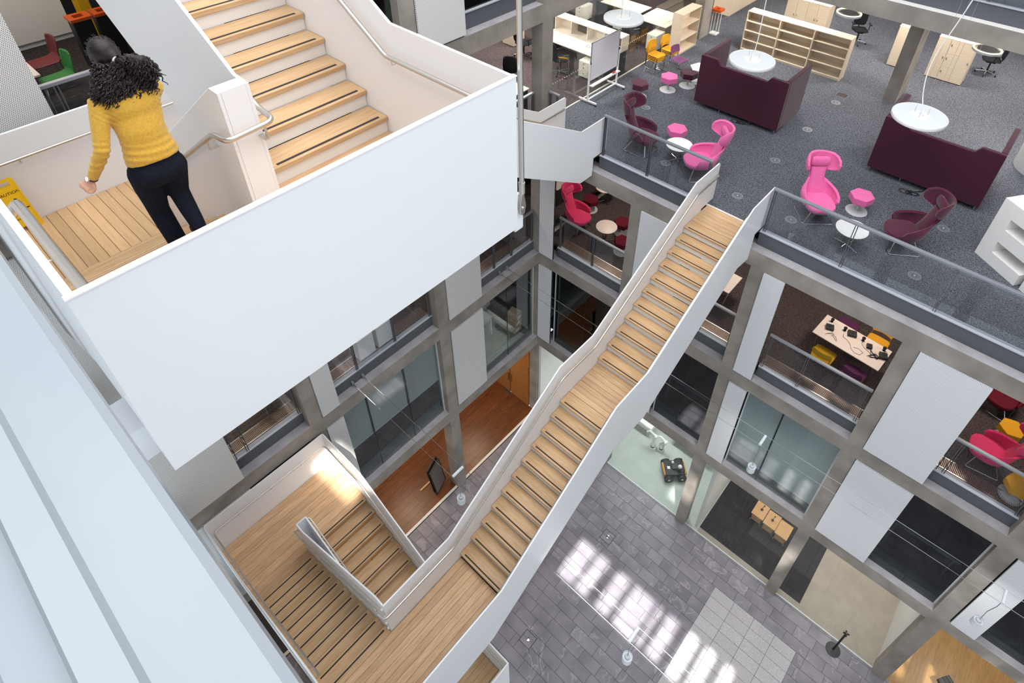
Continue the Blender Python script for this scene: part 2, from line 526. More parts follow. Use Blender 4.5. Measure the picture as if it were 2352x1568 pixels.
# --- ground paving: rows run along X, bonded
floor = struct('floor', 'grey stone paving of the atrium ground floor')
b = bx(-0.02, 17.2, -11.45, 0.12, GZ - 0.3, GZ - 0.012).build('screed', 'grout', floor)
ROW = 0.345
pieces = []
LX0, LX1, LY1 = 8.55, 11.25, 0.05 - 3 * 0.345
y = 0.05
rows = [(0.05, 0.12)]
while y > -11.4:
    rows.append((y - ROW, y)); y -= ROW
fboxes = [(5.03, -2.03), (5.02, -6.05)]
for ri, (y0, y1) in enumerate(rows):
    x = -0.02 - random.random() * 0.5
    yc = (y0 + y1) / 2
    while x < 17.2:
        ln = random.choice((0.5, 0.62, 0.62, 0.74, 0.86))
        x0, x1 = max(x, -0.02), min(x + ln, 17.2)
        x += ln
        if x1 - x0 < 0.03: continue
        if yc < LY1 and x1 > LX0 and x0 < LX1:
            if x0 < LX0: pieces.append((x0, LX0, y0, y1))
            if x1 > LX1: pieces.append((LX1, x1, y0, y1))
            continue
        cut = False
        for fx, fy in fboxes:
            if x0 < fx + 0.2 and x1 > fx - 0.2 and y0 < fy + 0.19 and y1 > fy - 0.19:
                cut = True
                if x0 < fx - 0.2 - 0.03: pieces.append((x0, fx - 0.2, y0, y1))
                if x1 > fx + 0.2 + 0.03: pieces.append((fx + 0.2, x1, y0, y1))
                if y1 > fy + 0.19 + 0.03: pieces.append((max(x0, fx - 0.2), min(x1, fx + 0.2), fy + 0.19, y1))
                if y0 < fy - 0.19 - 0.03: pieces.append((max(x0, fx - 0.2), min(x1, fx + 0.2), y0, fy - 0.19))
        if not cut: pieces.append((x0, x1, y0, y1))
light = []
yy = LY1
while yy > -11.4:
    for i in range(4):
        light.append((LX0 + i * 0.675, LX0 + (i + 1) * 0.675, yy - ROW, yy))
    yy -= ROW
def visible(p):
    x, y = (p[0] + p[1]) / 2, (p[2] + p[3]) / 2
    return (x > 3.3 and y > -7.6 and x < 12.9 and y > -6.3 - 0.0 * x and (x - 3.0) * 0.9 + y > -2.6) or (0 < x < 2.6 and -6.6 < y < -1.0)
def dist(p):
    return (Vector(((p[0] + p[1]) / 2, (p[2] + p[3]) / 2, GZ)) - CAM_LOC).length
def paver(p, mat_, name):
    w, d = p[1] - p[0] - 0.009, p[3] - p[2] - 0.009
    key = (round(w, 2), round(d, 3), mat_)
    me = PAV.get(key)
    if me is None:
        me = MB().box(-w / 2, w / 2, -d / 2, d / 2, -0.02, 0.0).mesh(name, mat_); PAV[key] = me
    o = bpy.data.objects.new(name, me); COL.objects.link(o); o.parent = floor
    o.location = ((p[0] + p[1]) / 2, (p[2] + p[3]) / 2, GZ + random.uniform(-0.0015, 0.0015))
    return o
PAV = {}
vis = [(p, 'stone') for p in pieces if visible(p)] + [(p, 'granite') for p in light if visible(p)]
vis.sort(key=lambda q: dist(q[0]))
for p, m_ in vis[:300]:
    paver(p, m_, 'paver' if m_ == 'stone' else 'granite_slab')
keep = {id(q[0]) for q in vis[:300]}
for lst, m_ in ((pieces, 'stone'), (light, 'granite')):
    mb = MB()
    for p in lst:
        if id(p) not in keep: mb.box(p[0] + 0.0045, p[1] - 0.0045, p[2] + 0.0045, p[3] - 0.0045, GZ - 0.02, GZ)
    o = mb.build('remaining_pavers' if m_ == 'stone' else 'remaining_slabs', m_, floor); o['kind'] = 'stuff'
for i, (fx, fy) in enumerate(fboxes):
    t = thing('floor_box', ('square floor box in the paving beside the sunlit strips' if i == 0 else
              'square floor box in the paving beneath the long stair landing'), 'floor box', (fx, fy, GZ))
    MB().box(-0.2, 0.2, -0.19, 0.19, -0.011, -0.002).build('lid', 'stone_strip', t)
    f = MB()
    for s in (-1, 1):
        f.box(-0.2, 0.2, s * 0.185 - 0.006, s * 0.185 + 0.006, -0.011, 0.004); f.box(s * 0.195 - 0.006, s * 0.195 + 0.006, -0.19, 0.19, -0.011, 0.004)
    f.box(-0.2, 0.2, -0.003, 0.003, -0.011, 0.0).build('frame', 'dark_metal', t)
    MB().lathe([(0.055, -0.003), (0.055, 0.008), (0.04, 0.012)], n=20).build('cap', 'chrome', t, smooth=True)

# --- interior floors and soffits behind the two facades
def slab(k, x0, x1, y0, y1, m_, lab, ceil=True):
    z = FL(k)
    o = sobj('floor', bx(x0, x1, y0, y1, z - 0.12, z), m_, lab)
    if ceil:
        sobj('ceiling', bx(x0, x1, y0, y1, 4 * k - 0.44, 4 * k - 0.40), 'ceiling_white', 'plain soffit under ' + lab)
    return o
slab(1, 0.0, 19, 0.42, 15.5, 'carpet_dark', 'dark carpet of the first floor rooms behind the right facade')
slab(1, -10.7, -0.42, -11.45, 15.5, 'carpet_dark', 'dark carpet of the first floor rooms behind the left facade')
slab(2, 0.0, 19, 0.36, 15.5, 'carpet_brown', 'brown carpet of the second floor breakout space')
slab(2, -10.7, -0.36, -11.45, 15.5, 'carpet_brown', 'brown carpet of the second floor offices')
slab(3, -0.36, 19, 0.34, 15.5, 'carpet', 'blue grey carpet of the third floor lounge')
slab(3, -10.7, -0.36, -11.45, 15.5, 'carpet_brown', 'brown carpet of the third floor offices behind the glass wall')
slab(4, 0.0, 19, 6.25, 15.5, 'carpet', 'grey carpet of the fourth floor gallery')
slab(4, -10.7, -0.36, -11.45, 15.5, 'carpet_dark', 'dark floor of the fourth floor kitchen')
sobj('ceiling', bx(-10.7, -0.36, -11.45, 15.5, 19.56, 19.6), 'ceiling_white', 'plain soffit of the fourth floor rooms')
sobj('ceiling', bx(0, 19, 7.5, 15.5, 19.56, 19.6), 'ceiling_white', 'plain soffit over the fourth floor gallery')

# ground floor rooms
wf = struct('floor', 'dark walnut plank floor of the ground floor corridor')
x = -0.14
w_ = 0.24
MB().box(-5.0, -0.10, -11.45, 0.0, GZ - 0.2, GZ - 0.012).build('screed', 'grout', wf)
bx(-0.14, -0.05, -11.45, 0.0, GZ - 0.012, GZ + 0.006).build('edge_strip', 'warm_white', wf)
pl = {}
while x > -4.9:
    yy = -random.random() * 1.5
    y1 = 0.0
    while y1 > -10.0:
        y0 = max(yy - 0.0, -10.0)
        if y1 - y0 > 0.1:
            o = MB().box(x - w_ + 0.002, x - 0.002, y0 + 0.002, y1 - 0.002, GZ - 0.012, GZ).build('plank', 'walnut_floor', wf)
        y1 = y0; yy = y0 - random.choice((1.9, 2.3, 2.7))
    x -= w_
sobj('wall_corridor', bx(-5.2, -5.0, -11.45, 0.0, GZ, 3.6), 'interior_mid', 'rear wall of the ground floor corridor')
dw = struct('door_1', 'pair of oak veneered doors at the end of the corridor')
bx(-5.0, -0.4, 0.0, 0.08, GZ, 3.58).build('panel_wall', 'door_wood', dw)
for i in range(4):
    bx(-1.32 - i * 0.98, -0.42 - i * 0.98, -0.03, 0.0, GZ + 0.02, 1.9).build('door_leaf', 'door_wood', dw)
for xx in (-1.30, -1.44):
    bx(xx - 0.012, xx + 0.012, -0.09, -0.05, 0.25, 0.75).build('handle', 'steel', dw)

sobj('floor', bx(0.0, 7.2, 0.12, 6.0, GZ - 0.1, GZ), 'lab_floor', 'pale vinyl floor of the robot laboratory')
df = struct('floor', 'dark tiled floor of the ground floor room')
bx(7.2, 10.78, 0.12, 6.0, GZ - 0.12, GZ - 0.012).build('screed', 'grout', df)
bx(7.2, 10.78, 0.12, 0.34, GZ - 0.012, GZ).build('threshold', 'beige_floor', df)
for i in range(6):
    for j in range(5):
        bx(7.2 + i * 0.597 + 0.002, 7.2 + (i + 1) * 0.597 - 0.002, 0.34 + j * 1.13 + 0.002, 0.34 + (j + 1) * 1.13 - 0.002, GZ - 0.012, GZ).build('tile', 'dark_floor', df)
sobj('floor', bx(10.78, 13.2, 0.12, 6.0, GZ - 0.1, GZ), 'beige_floor', 'beige vinyl floor of the ground floor studio')
of = struct('floor', 'oak plank floor of the ground floor lobby')
for i in range(16):
    bx(13.2 + i * 0.24 + 0.001, 13.2 + (i + 1) * 0.24 - 0.001, 0.12, 6.0, GZ - 0.1, GZ).build('plank', 'oak_floor_right', of)
sobj('wall_lab', bx(0, 18.9, 6.0, 6.15, GZ, 3.6), 'white_paint', 'rear wall of the ground floor rooms')
sobj('wall_partition_1', bx(7.06, 7.16, 0.25, 6.0, GZ, 3.6), 'white_paint', 'white partition beside the robot laboratory')
sobj('wall_partition_2', bx(13.14, 13.24, 0.42, 6.0, GZ, 3.6), 'white_paint', 'white partition beside the oak lobby')
sobj('wall_partition_3', bx(0.0, 0.1, 0.1, 6.0, GZ, 3.6), 'white_paint', 'white partition at the corner of the laboratory')
sobj('ceiling', bx(0, 19, 0.42, 6.0, 3.5, 3.58), 'ceiling_white', 'plain soffit over the ground floor rooms')
sobj('ceiling', bx(-10.7, -0.42, -11.45, 15, 3.5, 3.58), 'ceiling_white', 'plain soffit over the corridor')

# rear walls of upper rooms
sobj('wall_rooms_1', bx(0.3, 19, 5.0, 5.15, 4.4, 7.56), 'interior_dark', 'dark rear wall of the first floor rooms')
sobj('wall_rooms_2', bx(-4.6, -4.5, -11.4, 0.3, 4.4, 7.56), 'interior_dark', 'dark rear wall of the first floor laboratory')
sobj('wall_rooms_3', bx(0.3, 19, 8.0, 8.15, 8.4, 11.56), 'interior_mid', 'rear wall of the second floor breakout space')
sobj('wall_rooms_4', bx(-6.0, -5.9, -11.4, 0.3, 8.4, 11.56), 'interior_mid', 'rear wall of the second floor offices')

# ------------------------------------------------------------------ facades
A_COLS = [(3.07, 3.41), (6.41, 6.74), (9.745, 10.085), (13.1, 13.47), (16.45, 16.8)]
A_PANELS = [(0.03, 0.55), (3.42, 4.70), (6.75, 7.25), (10.095, 11.40), (13.5, 14.04)]
A_OPEN = [(0.55, 3.07), (4.70, 6.41), (7.25, 9.745), (11.40, 13.1), (14.04, 16.45)]
B_COLS = [(-4.20, -3.82), (-8.25, -7.92), (-12.4, -12.05)]
B_PANELS = [(-3.81, -2.56), (-7.915, -7.44), (-11.44, -9.95)]
B_OPEN = [(-2.56, 0.0), (-7.44, -4.20), (-9.95, -8.25)]
wa = struct('wall_right', 'concrete framed facade with white perforated panels on the right of the atrium')
wb = struct('wall_left', 'concrete framed facade with white perforated panels on the left of the atrium')
for k in (1, 2, 3):
    z = 4 * k
    bx(0.0, 17.2, 0.0, 0.42, z - 0.42, z + 0.03).build('beam', 'concrete', wa)
    bx(0.0, 17.2, 0.003, 0.25, z + 0.03, z + 0.036).build('sill', 'concrete_sill', wa)
for k in (2, 3):
    z = 4 * k
    segs = A_OPEN if k == 2 else [(1.82, 4.90), (6.32, 17.2)]
    for a, b_ in segs:
        bx(a, b_, 0.24, 0.30, z + 0.036, z + 0.41).build('upstand', 'grey_metal', wa)
        bx(a, b_, 0.215, 0.36, z + 0.41, z + 0.432).build('ledge', 'cap_grey', wa)
for (a, b_) in A_COLS:
    bx(a, b_, 0.003, 0.40, GZ, 3.58).build('column', 'concrete', wa)
    bx(a, b_, 0.003, 0.40, 4.036, 7.58).build('column', 'concrete', wa)
    bx(a, b_, 0.003, 0.40, 8.036, 11.58).build('column', 'concrete', wa)
for (a, b_) in A_PANELS:
    for k in (1, 2):
        bx(a, b_, -0.045, 0.0, 4 * k + 0.09, 4 * k + 3.575).build('perforated_panel', 'perforated_x', wa)
        bx(a, b_, 0.02, 0.06, 4 * k + 0.04, 4 * k + 3.575).build('backing', 'dark_metal', wa)
# corner column
for z0, z1 in ((GZ, 3.58), (4.03, 7.58), (8.03, 11.58), (12.03, 15.58), (16.03, 19.58)):
    bx(-0.36, 0.0, 0.0, 0.40, z0, z1).build('column', 'concrete', wb)
for k in (1, 2, 3, 4, 5):
    z = 4 * k
    y1 = 15.5 if k >= 4 else 0.0
    bx(-0.42, 0.0, -11.45, y1, z - 0.42, z + 0.03).build('beam', 'concrete', wb)
    bx(-0.25, -0.003, -11.45, min(y1, 0.0), z + 0.03, z + 0.036).build('sill', 'concrete_sill', wb)
for k in (2, 3, 4):
    z = 4 * k
    for a, b_ in B_OPEN:
        bx(-0.30, -0.24, a, b_, z + 0.036, z + 0.41).build('upstand', 'grey_metal', wb)
        bx(-0.36, -0.215, a, b_, z + 0.41, z + 0.432).build('ledge', 'cap_grey', wb)
for (a, b_) in B_COLS:
    for z0, z1 in ((GZ, 3.58), (4.036, 7.58), (8.036, 11.58), (12.036, 15.58), (16.036, 19.58)):
        bx(-0.40, -0.003, a, b_, z0, z1).build('column', 'concrete', wb)
for (a, b_) in B_PANELS:
    for k in (1, 2, 3, 4):
        bx(0.0, 0.045, a, b_, 4 * k + 0.09, 4 * k + 3.575).build('perforated_panel', 'perforated_y', wb)
        bx(-0.06, -0.02, a, b_, 4 * k + 0.04, 4 * k + 3.575).build('backing', 'dark_metal', wb)
# gallery edge of the fourth floor above the lounge
wg = struct('wall_gallery', 'concrete gallery edge with grey upstand above the lounge')
bx(0.0, 19, 6.0, 6.4, 15.58, 16.03).build('beam', 'concrete', wg)
bx(0.0, 19, 6.003, 6.25, 16.03, 16.036).build('sill', 'white_paint', wg)
bx(0.0, 19, 6.24, 6.30, 16.036, 16.41).build('upstand', 'grey_metal', wg)
bx(0.0, 19, 6.215, 6.36, 16.41, 16.432).build('ledge', 'cap_grey', wg)
for a in (6.29, 13.0):
    bx(a, a + 0.36, 8.42, 9.36, 12.4, 15.58).build('column', 'concrete', wg)
bx(-0.36, 0.0, 8.43, 9.05, 12.4, 15.58).build('column', 'concrete', wg)

# first-floor glazing
def window(n, axis, a, b_, mull, blind=None, tint='glass_dark'):
    w = struct('window_%d' % n, None)
    z0, z1 = 4.036, 7.58
    ms = [a] + list(mull) + [b_]
    def B(p0, p1, d0, d1, q0, q1):
        return bx(p0, p1, d0, d1, q0, q1) if axis == 'x' else bx(-d1, -d0, p0, p1, q0, q1)
    for i in range(len(ms) - 1):
        B(ms[i] + 0.006, ms[i + 1] - 0.006, 0.20, 0.212, z0, z1).build('pane', tint, w)
    for p in ms:
        B(p - 0.006 if p != a else p, p + 0.006 if p != b_ else p, 0.196, 0.216, z0, z1).build('joint', 'black', w)
    B(a, b_, 0.30, 0.34, z0, 4.46).build('spandrel', 'spandrel', w)
    B(a, a + 0.04, 0.19, 0.26, z0, z1).build('frame', 'light_grey', w)
    B(b_ - 0.04, b_, 0.19, 0.26, z0, z1).build('frame', 'light_grey', w)
    if blind is not None:
        for i in range(len(ms) - 1):
            bl = B(ms[i] + 0.02, ms[i + 1] - 0.02, 0.27, 0.275, blind, z1).build('blind', 'blind', w)
            B(ms[i] + 0.02, ms[i + 1] - 0.02, 0.262, 0.283, blind - 0.03, blind).build('blind_bar', 'light_grey', bl)
    return w
window(1, 'x', 0.55, 3.07, (1.8,))['label'] = 'dark glazing of the first floor beside the corner'
window(2, 'x', 4.70, 6.41, (5.55,))['label'] = 'dark glazing of the first floor behind the long stair'
window(3, 'x', 7.25, 9.745, (8.23,), blind=4.50, tint='glass_tint')['label'] = 'first floor glazing with grey roller blinds fully drawn'
window(4, 'x', 11.40, 13.1, (12.3,))['label'] = 'dark glazing of the first floor with a rail behind it'
window(5, 'x', 14.04, 16.45, (15.2,))['label'] = 'dark glazing of the first floor at the far end'
window(6, 'y', -2.56, -0.02, (-1.3,), tint='glass_tint')['label'] = 'first floor glazing of the laboratory with stacked boxes'
window(7, 'y', -7.44, -4.20, (-6.63, -5.4), blind=5.6, tint='glass_tint')['label'] = 'first floor glazing with grey roller blinds half drawn'
window(8, 'y', -9.95, -8.25, (-9.1,))['label'] = 'first floor glazing behind the lower stair landing'
# fourth floor glazing near the corner of the left facade
w = struct('window_9', 'fourth floor glazing above the corner office')
for a, b_ in ((-2.56, -1.3), (-1.3, 0.0)):
    bx(-0.232, -0.22, a + 0.005, b_ - 0.005, 16.432, 19.58).build('pane', 'glass_dark', w)
bx(-0.26, -0.2, -2.56, 0.0, 16.432, 16.47).build('frame', 'light_grey', w)
w = struct('window_10', 'fourth floor glazing behind the upper stair')
for a, b_ in ((-7.44, -5.8), (-5.8, -4.2)):
    bx(-0.232, -0.22, a + 0.005, b_ - 0.005, 16.432, 19.58).build('pane', 'glass_dark', w)
# ground floor shop-front glass
w = struct('window_11', 'full height ground floor glass front of the laboratory')
for a, b_ in ((3.41, 4.85), (4.85, 6.40)):
    bx(a + 0.004, b_ - 0.004, 0.125, 0.137, GZ, 3.56).build('pane', 'glass_clear', w)
bx(0.1, 6.41, 0.11, 0.15, GZ, GZ + 0.03).build('channel', 'light_grey', w)
w = struct('window_12', 'full height ground floor glass front of the dark tiled room')
for a, b_ in ((6.75, 8.25), (8.25, 9.74)):
    bx(a + 0.004, b_ - 0.004, 0.125, 0.137, GZ, 3.56).build('pane', 'glass_clear', w)
bx(6.75, 9.74, 0.11, 0.15, GZ, GZ + 0.03).build('channel', 'light_grey', w)
w = struct('window_13', 'full height ground floor glass front of the beige studio')
for a, b_ in ((10.09, 11.6), (11.6, 13.09)):
    bx(a + 0.004, b_ - 0.004, 0.125, 0.137, GZ, 3.56).build('pane', 'glass_clear', w)
bx(10.09, 13.09, 0.11, 0.15, GZ, GZ + 0.03).build('channel', 'light_grey', w)
# glass office wall on the third floor
w = struct('window_14', 'frameless glass office wall along the lounge carpet with a row of white dots')
gl = [0.45, 1.55, 2.75, 3.95, 5.15, 6.35, 7.55, 8.40]
for a, b_ in zip(gl, gl[1:]):
    p = bx(-0.385, -0.373, a + 0.004, b_ - 0.004, 12.43, 15.58).build('pane', 'glass_clear', w)
    d = MB()
    n = int((b_ - a) / 0.1)
    for i in range(n):
        d.tube([(-0.372, a + 0.05 + i * 0.1, 13.45), (-0.370, a + 0.05 + i * 0.1, 13.45)], 0.018, 8)
    d.build('dot_row', 'white_laminate', p)
bx(-0.395, -0.36, 0.45, 8.40, 12.4, 12.432).build('channel', 'warm_white', w)

# near parapet beneath the camera
pw = struct('wall_parapet', 'white painted parapet ledge in the near foreground')
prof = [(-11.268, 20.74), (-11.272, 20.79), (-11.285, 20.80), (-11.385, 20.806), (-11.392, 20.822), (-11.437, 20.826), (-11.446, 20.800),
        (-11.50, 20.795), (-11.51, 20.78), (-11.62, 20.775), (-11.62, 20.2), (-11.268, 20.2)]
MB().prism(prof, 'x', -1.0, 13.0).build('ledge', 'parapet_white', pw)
bx(-1.0, 13.0, -11.75, -11.62, 20.2, 20.70).build('inner_step', 'light_grey', pw)
bx(-1.0, 13.0, -13.5, -11.75, 20.1, 20.4).build('walkway', 'carpet', pw)
MB().tube([(8.55, -11.60, 20.79), (8.72, -11.545, 20.795), (8.80, -11.52, 20.805), (8.82, -11.513, 20.80)], 0.006, 8).build('cable_end', 'black', pw, smooth=True)
# ------------------------------------------------------------------ stairs
def xtread(root, xn, back, y0, y1, z, depth=0.31, t=0.04, mat_='oak_tread_y', strip=True):
    """tread of a flight running along X; nosing at xn, body towards back (+1/-1)"""
    a, b_ = sorted((xn, xn + back * depth))
    tr = bx(a, b_, y0, y1, z - t, z).build('tread', mat_, root, bevel=0.006, seg=1)
    if strip:
        s0, s1 = sorted((xn + back * 0.035, xn + back * 0.062))
        bx(s0, s1, y0 + 0.07, y1 - 0.07, z, z + 0.003).build('grip_strip', 'strip', tr)
    return tr
def ytread(root, yn, back, x0, x1, z, depth=0.32, t=0.045, mat_='oak_tread_x', strip=True):
    a, b_ = sorted((yn, yn + back * depth))
    tr = bx(x0, x1, a, b_, z - t, z).build('tread', mat_, root, bevel=0.006, seg=1)
    if strip:
        s0, s1 = sorted((yn + back * 0.04, yn + back * 0.066))
        bx(x0 + 0.09, x1 - 0.07, s0, s1, z, z + 0.003).build('grip_strip', 'strip', tr)
    return tr
def planks(root, x0, x1, y0, y1, z, w, axis, mat_, t=0.04, name='plank'):
    bx(x0, x1, y0, y1, z - t, z - 0.008).build('underlay', 'strip', root)
    t = 0.008
    if axis == 'x':
        n = max(1, round((y1 - y0) / w)); w = (y1 - y0) / n
        for i in range(n): bx(x0, x1, y0 + i * w + 0.0028, y0 + (i + 1) * w - 0.0028, z - t, z).build(name, mat_, root)
    else:
        n = max(1, round((x1 - x0) / w)); w = (x1 - x0) / n
        for i in range(n): bx(x0 + i * w + 0.0028, x0 + (i + 1) * w - 0.0028, y0, y1, z - t, z).build(name, mat_, root)
def rounded(path, r=0.09, n=4):
    path = [Vector(p) for p in path]; out = [path[0]]
    for i in range(1, len(path) - 1):
        a, b_, c = path[i - 1], path[i], path[i + 1]
        u = (a - b_); v = (c - b_); rr = min(r, u.length * 0.45, v.length * 0.45)
        p0, p1 = b_ + u.normalized() * rr, b_ + v.normalized() * rr
        for k in range(n + 1):
            t = k / n; out.append((p0 * (1 - t) ** 2 + b_ * 2 * t * (1 - t) + p1 * t * t))
    out.append(path[-1]); return out
def handrail(root, path, r=0.021, wall=None, every=1.1, bend=0.08):
    """wall: vector from the rail to the panel it is fixed to"""
    h = MB().tube(rounded(path, bend), r, 10).build('handrail', 'steel', root, smooth=True)
    if wall:
        wv = Vector(wall); pts = [Vector(p) for p in path]; acc = every * 0.4
        for a, b_ in zip(pts, pts[1:]):
            L_ = (b_ - a).length
            while acc < L_:
                p = a + (b_ - a) * (acc / L_)
                MB().tube([p, p + Vector((0, 0, -0.06)), p + wv + Vector((0, 0, -0.06))], 0.007, 6).build('bracket', 'steel', h)
                acc += every
            acc -= L_
    return h
def edge_panel(root, axis, a0, a1, poly, edge_top=None, name='side_panel'):
    return MB().prism(poly, axis, a0, a1).build(name, 'white_steel', root, bevel=0.004, seg=1)

# ---- long straight stair from the lounge down to the second-floor landing
ms = thing('staircase', 'long straight white steel staircase with oak treads from the lounge down to a landing', 'staircase', (0, 0, 0))
X0, X1 = 4.955, 6.265
NA = [(-0.77 - 0.30 * k, 12.4 - 2.0 / 11 * k) for k in range(11)]
NB = [(-5.05 - 0.295 * k, 10.4 - 2.0 / 11 * k) for k in range(11)]
planks(ms, X0, X1, -0.448, 0.30, 12.4, 0.133, 'x', 'oak_x')
planks(ms, X0, X1, -4.728, -3.72, 10.4, 0.128, 'x', 'oak_x')
for lst in (NA, NB):
    for i, (y, z) in enumerate(lst):
        ytread(ms, y, 1, X0, X1, z)
        bx(X0, X1, y + 0.03, y + 0.045, z - 2.0 / 11, z - 0.045).build('riser', 'white_paint', ms)
planks(ms, X0 + 0.003, X1, -11.03, -7.97, 8.4, 0.135, 'y', 'oak_y')
bx(X0, X1, -7.99, -7.96, 8.36, 8.40).build('edge_trim', 'oak_nosing', ms)
bx(4.9, X1, 0.30, 0.345, 12.37, 12.405).build('threshold', 'white_paint', ms)
bx(X0, X1, -11.0, -8.0, 8.15, 8.35).build('landing_soffit', 'white_steel', ms)
bx(X0, X1, -4.75, -3.75, 10.15, 10.35).build('landing_soffit', 'white_steel', ms)
prof = [(0.55, 12.46), (0.55, 13.44), (0.50, 13.49), (-0.52, 13.49), (-4.02, 11.52), (-5.07, 11.52), (-8.18, 9.52), (-11.06, 9.52), (-11.06, 7.95), (-8.45, 7.95), (-4.98, 9.95), (-3.86, 9.85), (-0.55, 11.80), (0.0, 11.72), (0.0, 12.46)]
edge_panel(ms, 'x', 6.27, 6.30, prof)
profL = [(0.55, 12.46), (0.55, 13.44), (0.50, 13.49), (-0.52, 13.49), (-4.02, 11.52), (-5.07, 11.52), (-8.18, 9.52), (-9.70, 9.52), (-9.70, 7.95), (-8.45, 7.95), (-4.98, 9.95), (-3.86, 9.85), (-0.55, 11.80), (0.0, 11.72), (0.0, 12.46)]
edge_panel(ms, 'x', 4.92, 4.95, profL)
rp = [(0.42, 13.20), (-0.52, 13.20), (-4.02, 11.22), (-5.07, 11.22), (-8.18, 9.22)]
handrail(ms, [(4.955, 0.47, 13.20)] + [(5.02, y, z) for y, z in rp] + [(5.02, -9.77, 9.22), (4.86, -9.79, 9.22)], wall=(-0.065, 0, 0))
handrail(ms, [(6.265, 0.47, 13.20)] + [(6.20, y, z) for y, z in rp] + [(6.20, -11.0, 9.22)], wall=(0.065, 0, 0))

# ---- lower switch-back stair
ls = thing('staircase', 'lower switchback staircase with oak steps and a sunlit half landing below the long stair', 'staircase')
for k in range(0, 11):
    xn, z = 4.785 - 0.30 * k, 8.4 - 2.0 / 11 * k
    xtread(ls, xn, 1, -11.03, -9.71, z, depth=0.32 if k else 0.17)
    bx(xn + 0.03, xn + 0.045, -11.03, -9.71, z - 2.0 / 11, z - 0.04).build('riser', 'oak_nosing', ls)
planks(ls, 0.085, 1.53, -11.03, -8.095, 6.4, 0.18, 'y', 'oak_y')
for k in range(0, 11):
    xn, z = 1.56 + 0.305 * k, 6.4 - 2.0 / 11 * k
    xtread(ls, xn, -1, -9.45, -8.095, z, depth=0.325 if k else 0.03, strip=True)
    bx(xn - 0.045, xn - 0.03, -9.45, -8.095, z - 2.0 / 11, z - 0.04).build('riser', 'oak_nosing', ls)
bx(1.532, 1.83, -11.03, -9.71, 6.36, 6.399).build('plank', 'oak_y', ls)
bx(0.085, 1.5, -11.03, -8.095, 6.1, 6.35).build('landing_soffit', 'white_steel', ls)
edge_panel(ls, 'x', 0.05, 0.08, [(-11.07, 5.98), (-8.06, 5.98), (-8.06, 7.60), (-11.07, 7.60)])
edge_panel(ls, 'y', -11.07, -11.04, [(0.05, 5.98), (1.9, 5.98), (4.85, 7.95), (6.30, 7.95), (6.30, 9.52), (4.72, 9.52), (1.72, 7.60), (0.05, 7.60)])
edge_panel(ls, 'y', -8.09, -8.06, [(0.05, 5.98), (0.05, 7.60), (1.55, 7.60), (4.60, 5.62), (4.60, 4.0), (4.0, 4.0), (1.2, 5.98)])
edge_panel(ls, 'y', -9.705, -9.675, [(1.48, 5.98), (1.9, 5.98), (4.85, 7.95), (4.92, 7.95), (4.92, 9.52), (4.72, 9.52), (1.72, 7.56), (1.48, 7.56)])
edge_panel(ls, 'y', -9.485, -9.455, [(1.48, 5.98), (1.48, 7.56), (1.55, 7.56), (4.60, 5.62), (4.60, 4.0), (4.0, 4.0), (1.2, 5.98)])
bx(1.48, 1.51, -9.675, -9.485, 5.98, 7.56).build('end_panel', 'white_steel', ls)
handrail(ls, [(4.80, -9.77, 9.22), (4.72, -9.77, 9.20), (1.72, -9.77, 7.28), (1.42, -9.77, 7.26), (1.42, -9.70, 7.26), (1.49, -9.69, 7.2)], r=0.018, wall=(0, 0.065, 0), bend=0.05)
handrail(ls, [(1.49, -9.45, 7.36), (1.42, -9.44, 7.34), (1.44, -9.39, 7.32), (1.60, -9.39, 7.28), (4.60, -9.39, 5.35)], r=0.018, wall=(0, -0.065, 0), bend=0.04)
handrail(ls, [(4.85, -10.97, 9.22), (4.72, -10.97, 9.20), (1.72, -10.97, 7.30), (0.16, -10.97, 7.30), (0.16, -8.16, 7.30), (1.55, -8.16, 7.30), (4.55, -8.16, 5.35)], r=0.018, wall=None, bend=0.1)
for p in ((0.3, -8.16, 0.07), (1.2, -8.16, 0.07), (0.4, -10.97, -0.07), (1.5, -10.97, -0.07)):
    MB().tube([(p[0], p[1], 7.3), (p[0], p[1], 7.24), (p[0], p[1] + p[2], 7.24)], 0.007, 6).build('bracket', 'steel', ls)
for yy in (-10.4, -9.6, -8.8):
    MB().tube([(0.16, yy, 7.3), (0.16, yy, 7.24), (0.085, yy, 7.24)], 0.007, 6).build('bracket', 'steel', ls)
for zz in (9.35, 9.0, 8.75, 8.5):
    MB().tube([(4.90, -9.735, zz), (4.90, -9.70, zz)], 0.022, 10).build('fixing_bolt', 'white_edge', ls, smooth=True)

# ---- bottom landing glimpsed under the long stair
bs = thing('staircase', 'small bottom stair landing with oak boards and white sides above the stone paving', 'staircase')
planks(bs, 4.62, 6.22, -11.0, -8.11, 4.4, 0.135, 'y', 'oak_tread_y')
bx(4.6, 6.25, -11.0, -8.1, 4.1, 4.35).build('landing_soffit', 'white_steel', bs)
edge_panel(bs, 'x', 6.24, 6.27, [(-11.05, 3.98), (-8.07, 3.98), (-8.07, 5.50), (-11.05, 5.50)])
edge_panel(bs, 'y', -8.10, -8.07, [(4.62, 3.98), (6.24, 3.98), (6.24, 5.50), (4.62, 5.50)])
handrail(bs, [(4.65, -8.17, 5.22), (6.17, -8.17, 5.22), (6.17, -11.0, 5.22)], r=0.018, bend=0.1)
bx(5.3, 5.6, -10.5, -10.2, GZ, 4.1).build('support_post', 'white_steel', bs)
bx(5.3, 5.6, -8.7, -8.4, GZ, 4.1).build('support_post', 'white_steel', bs)

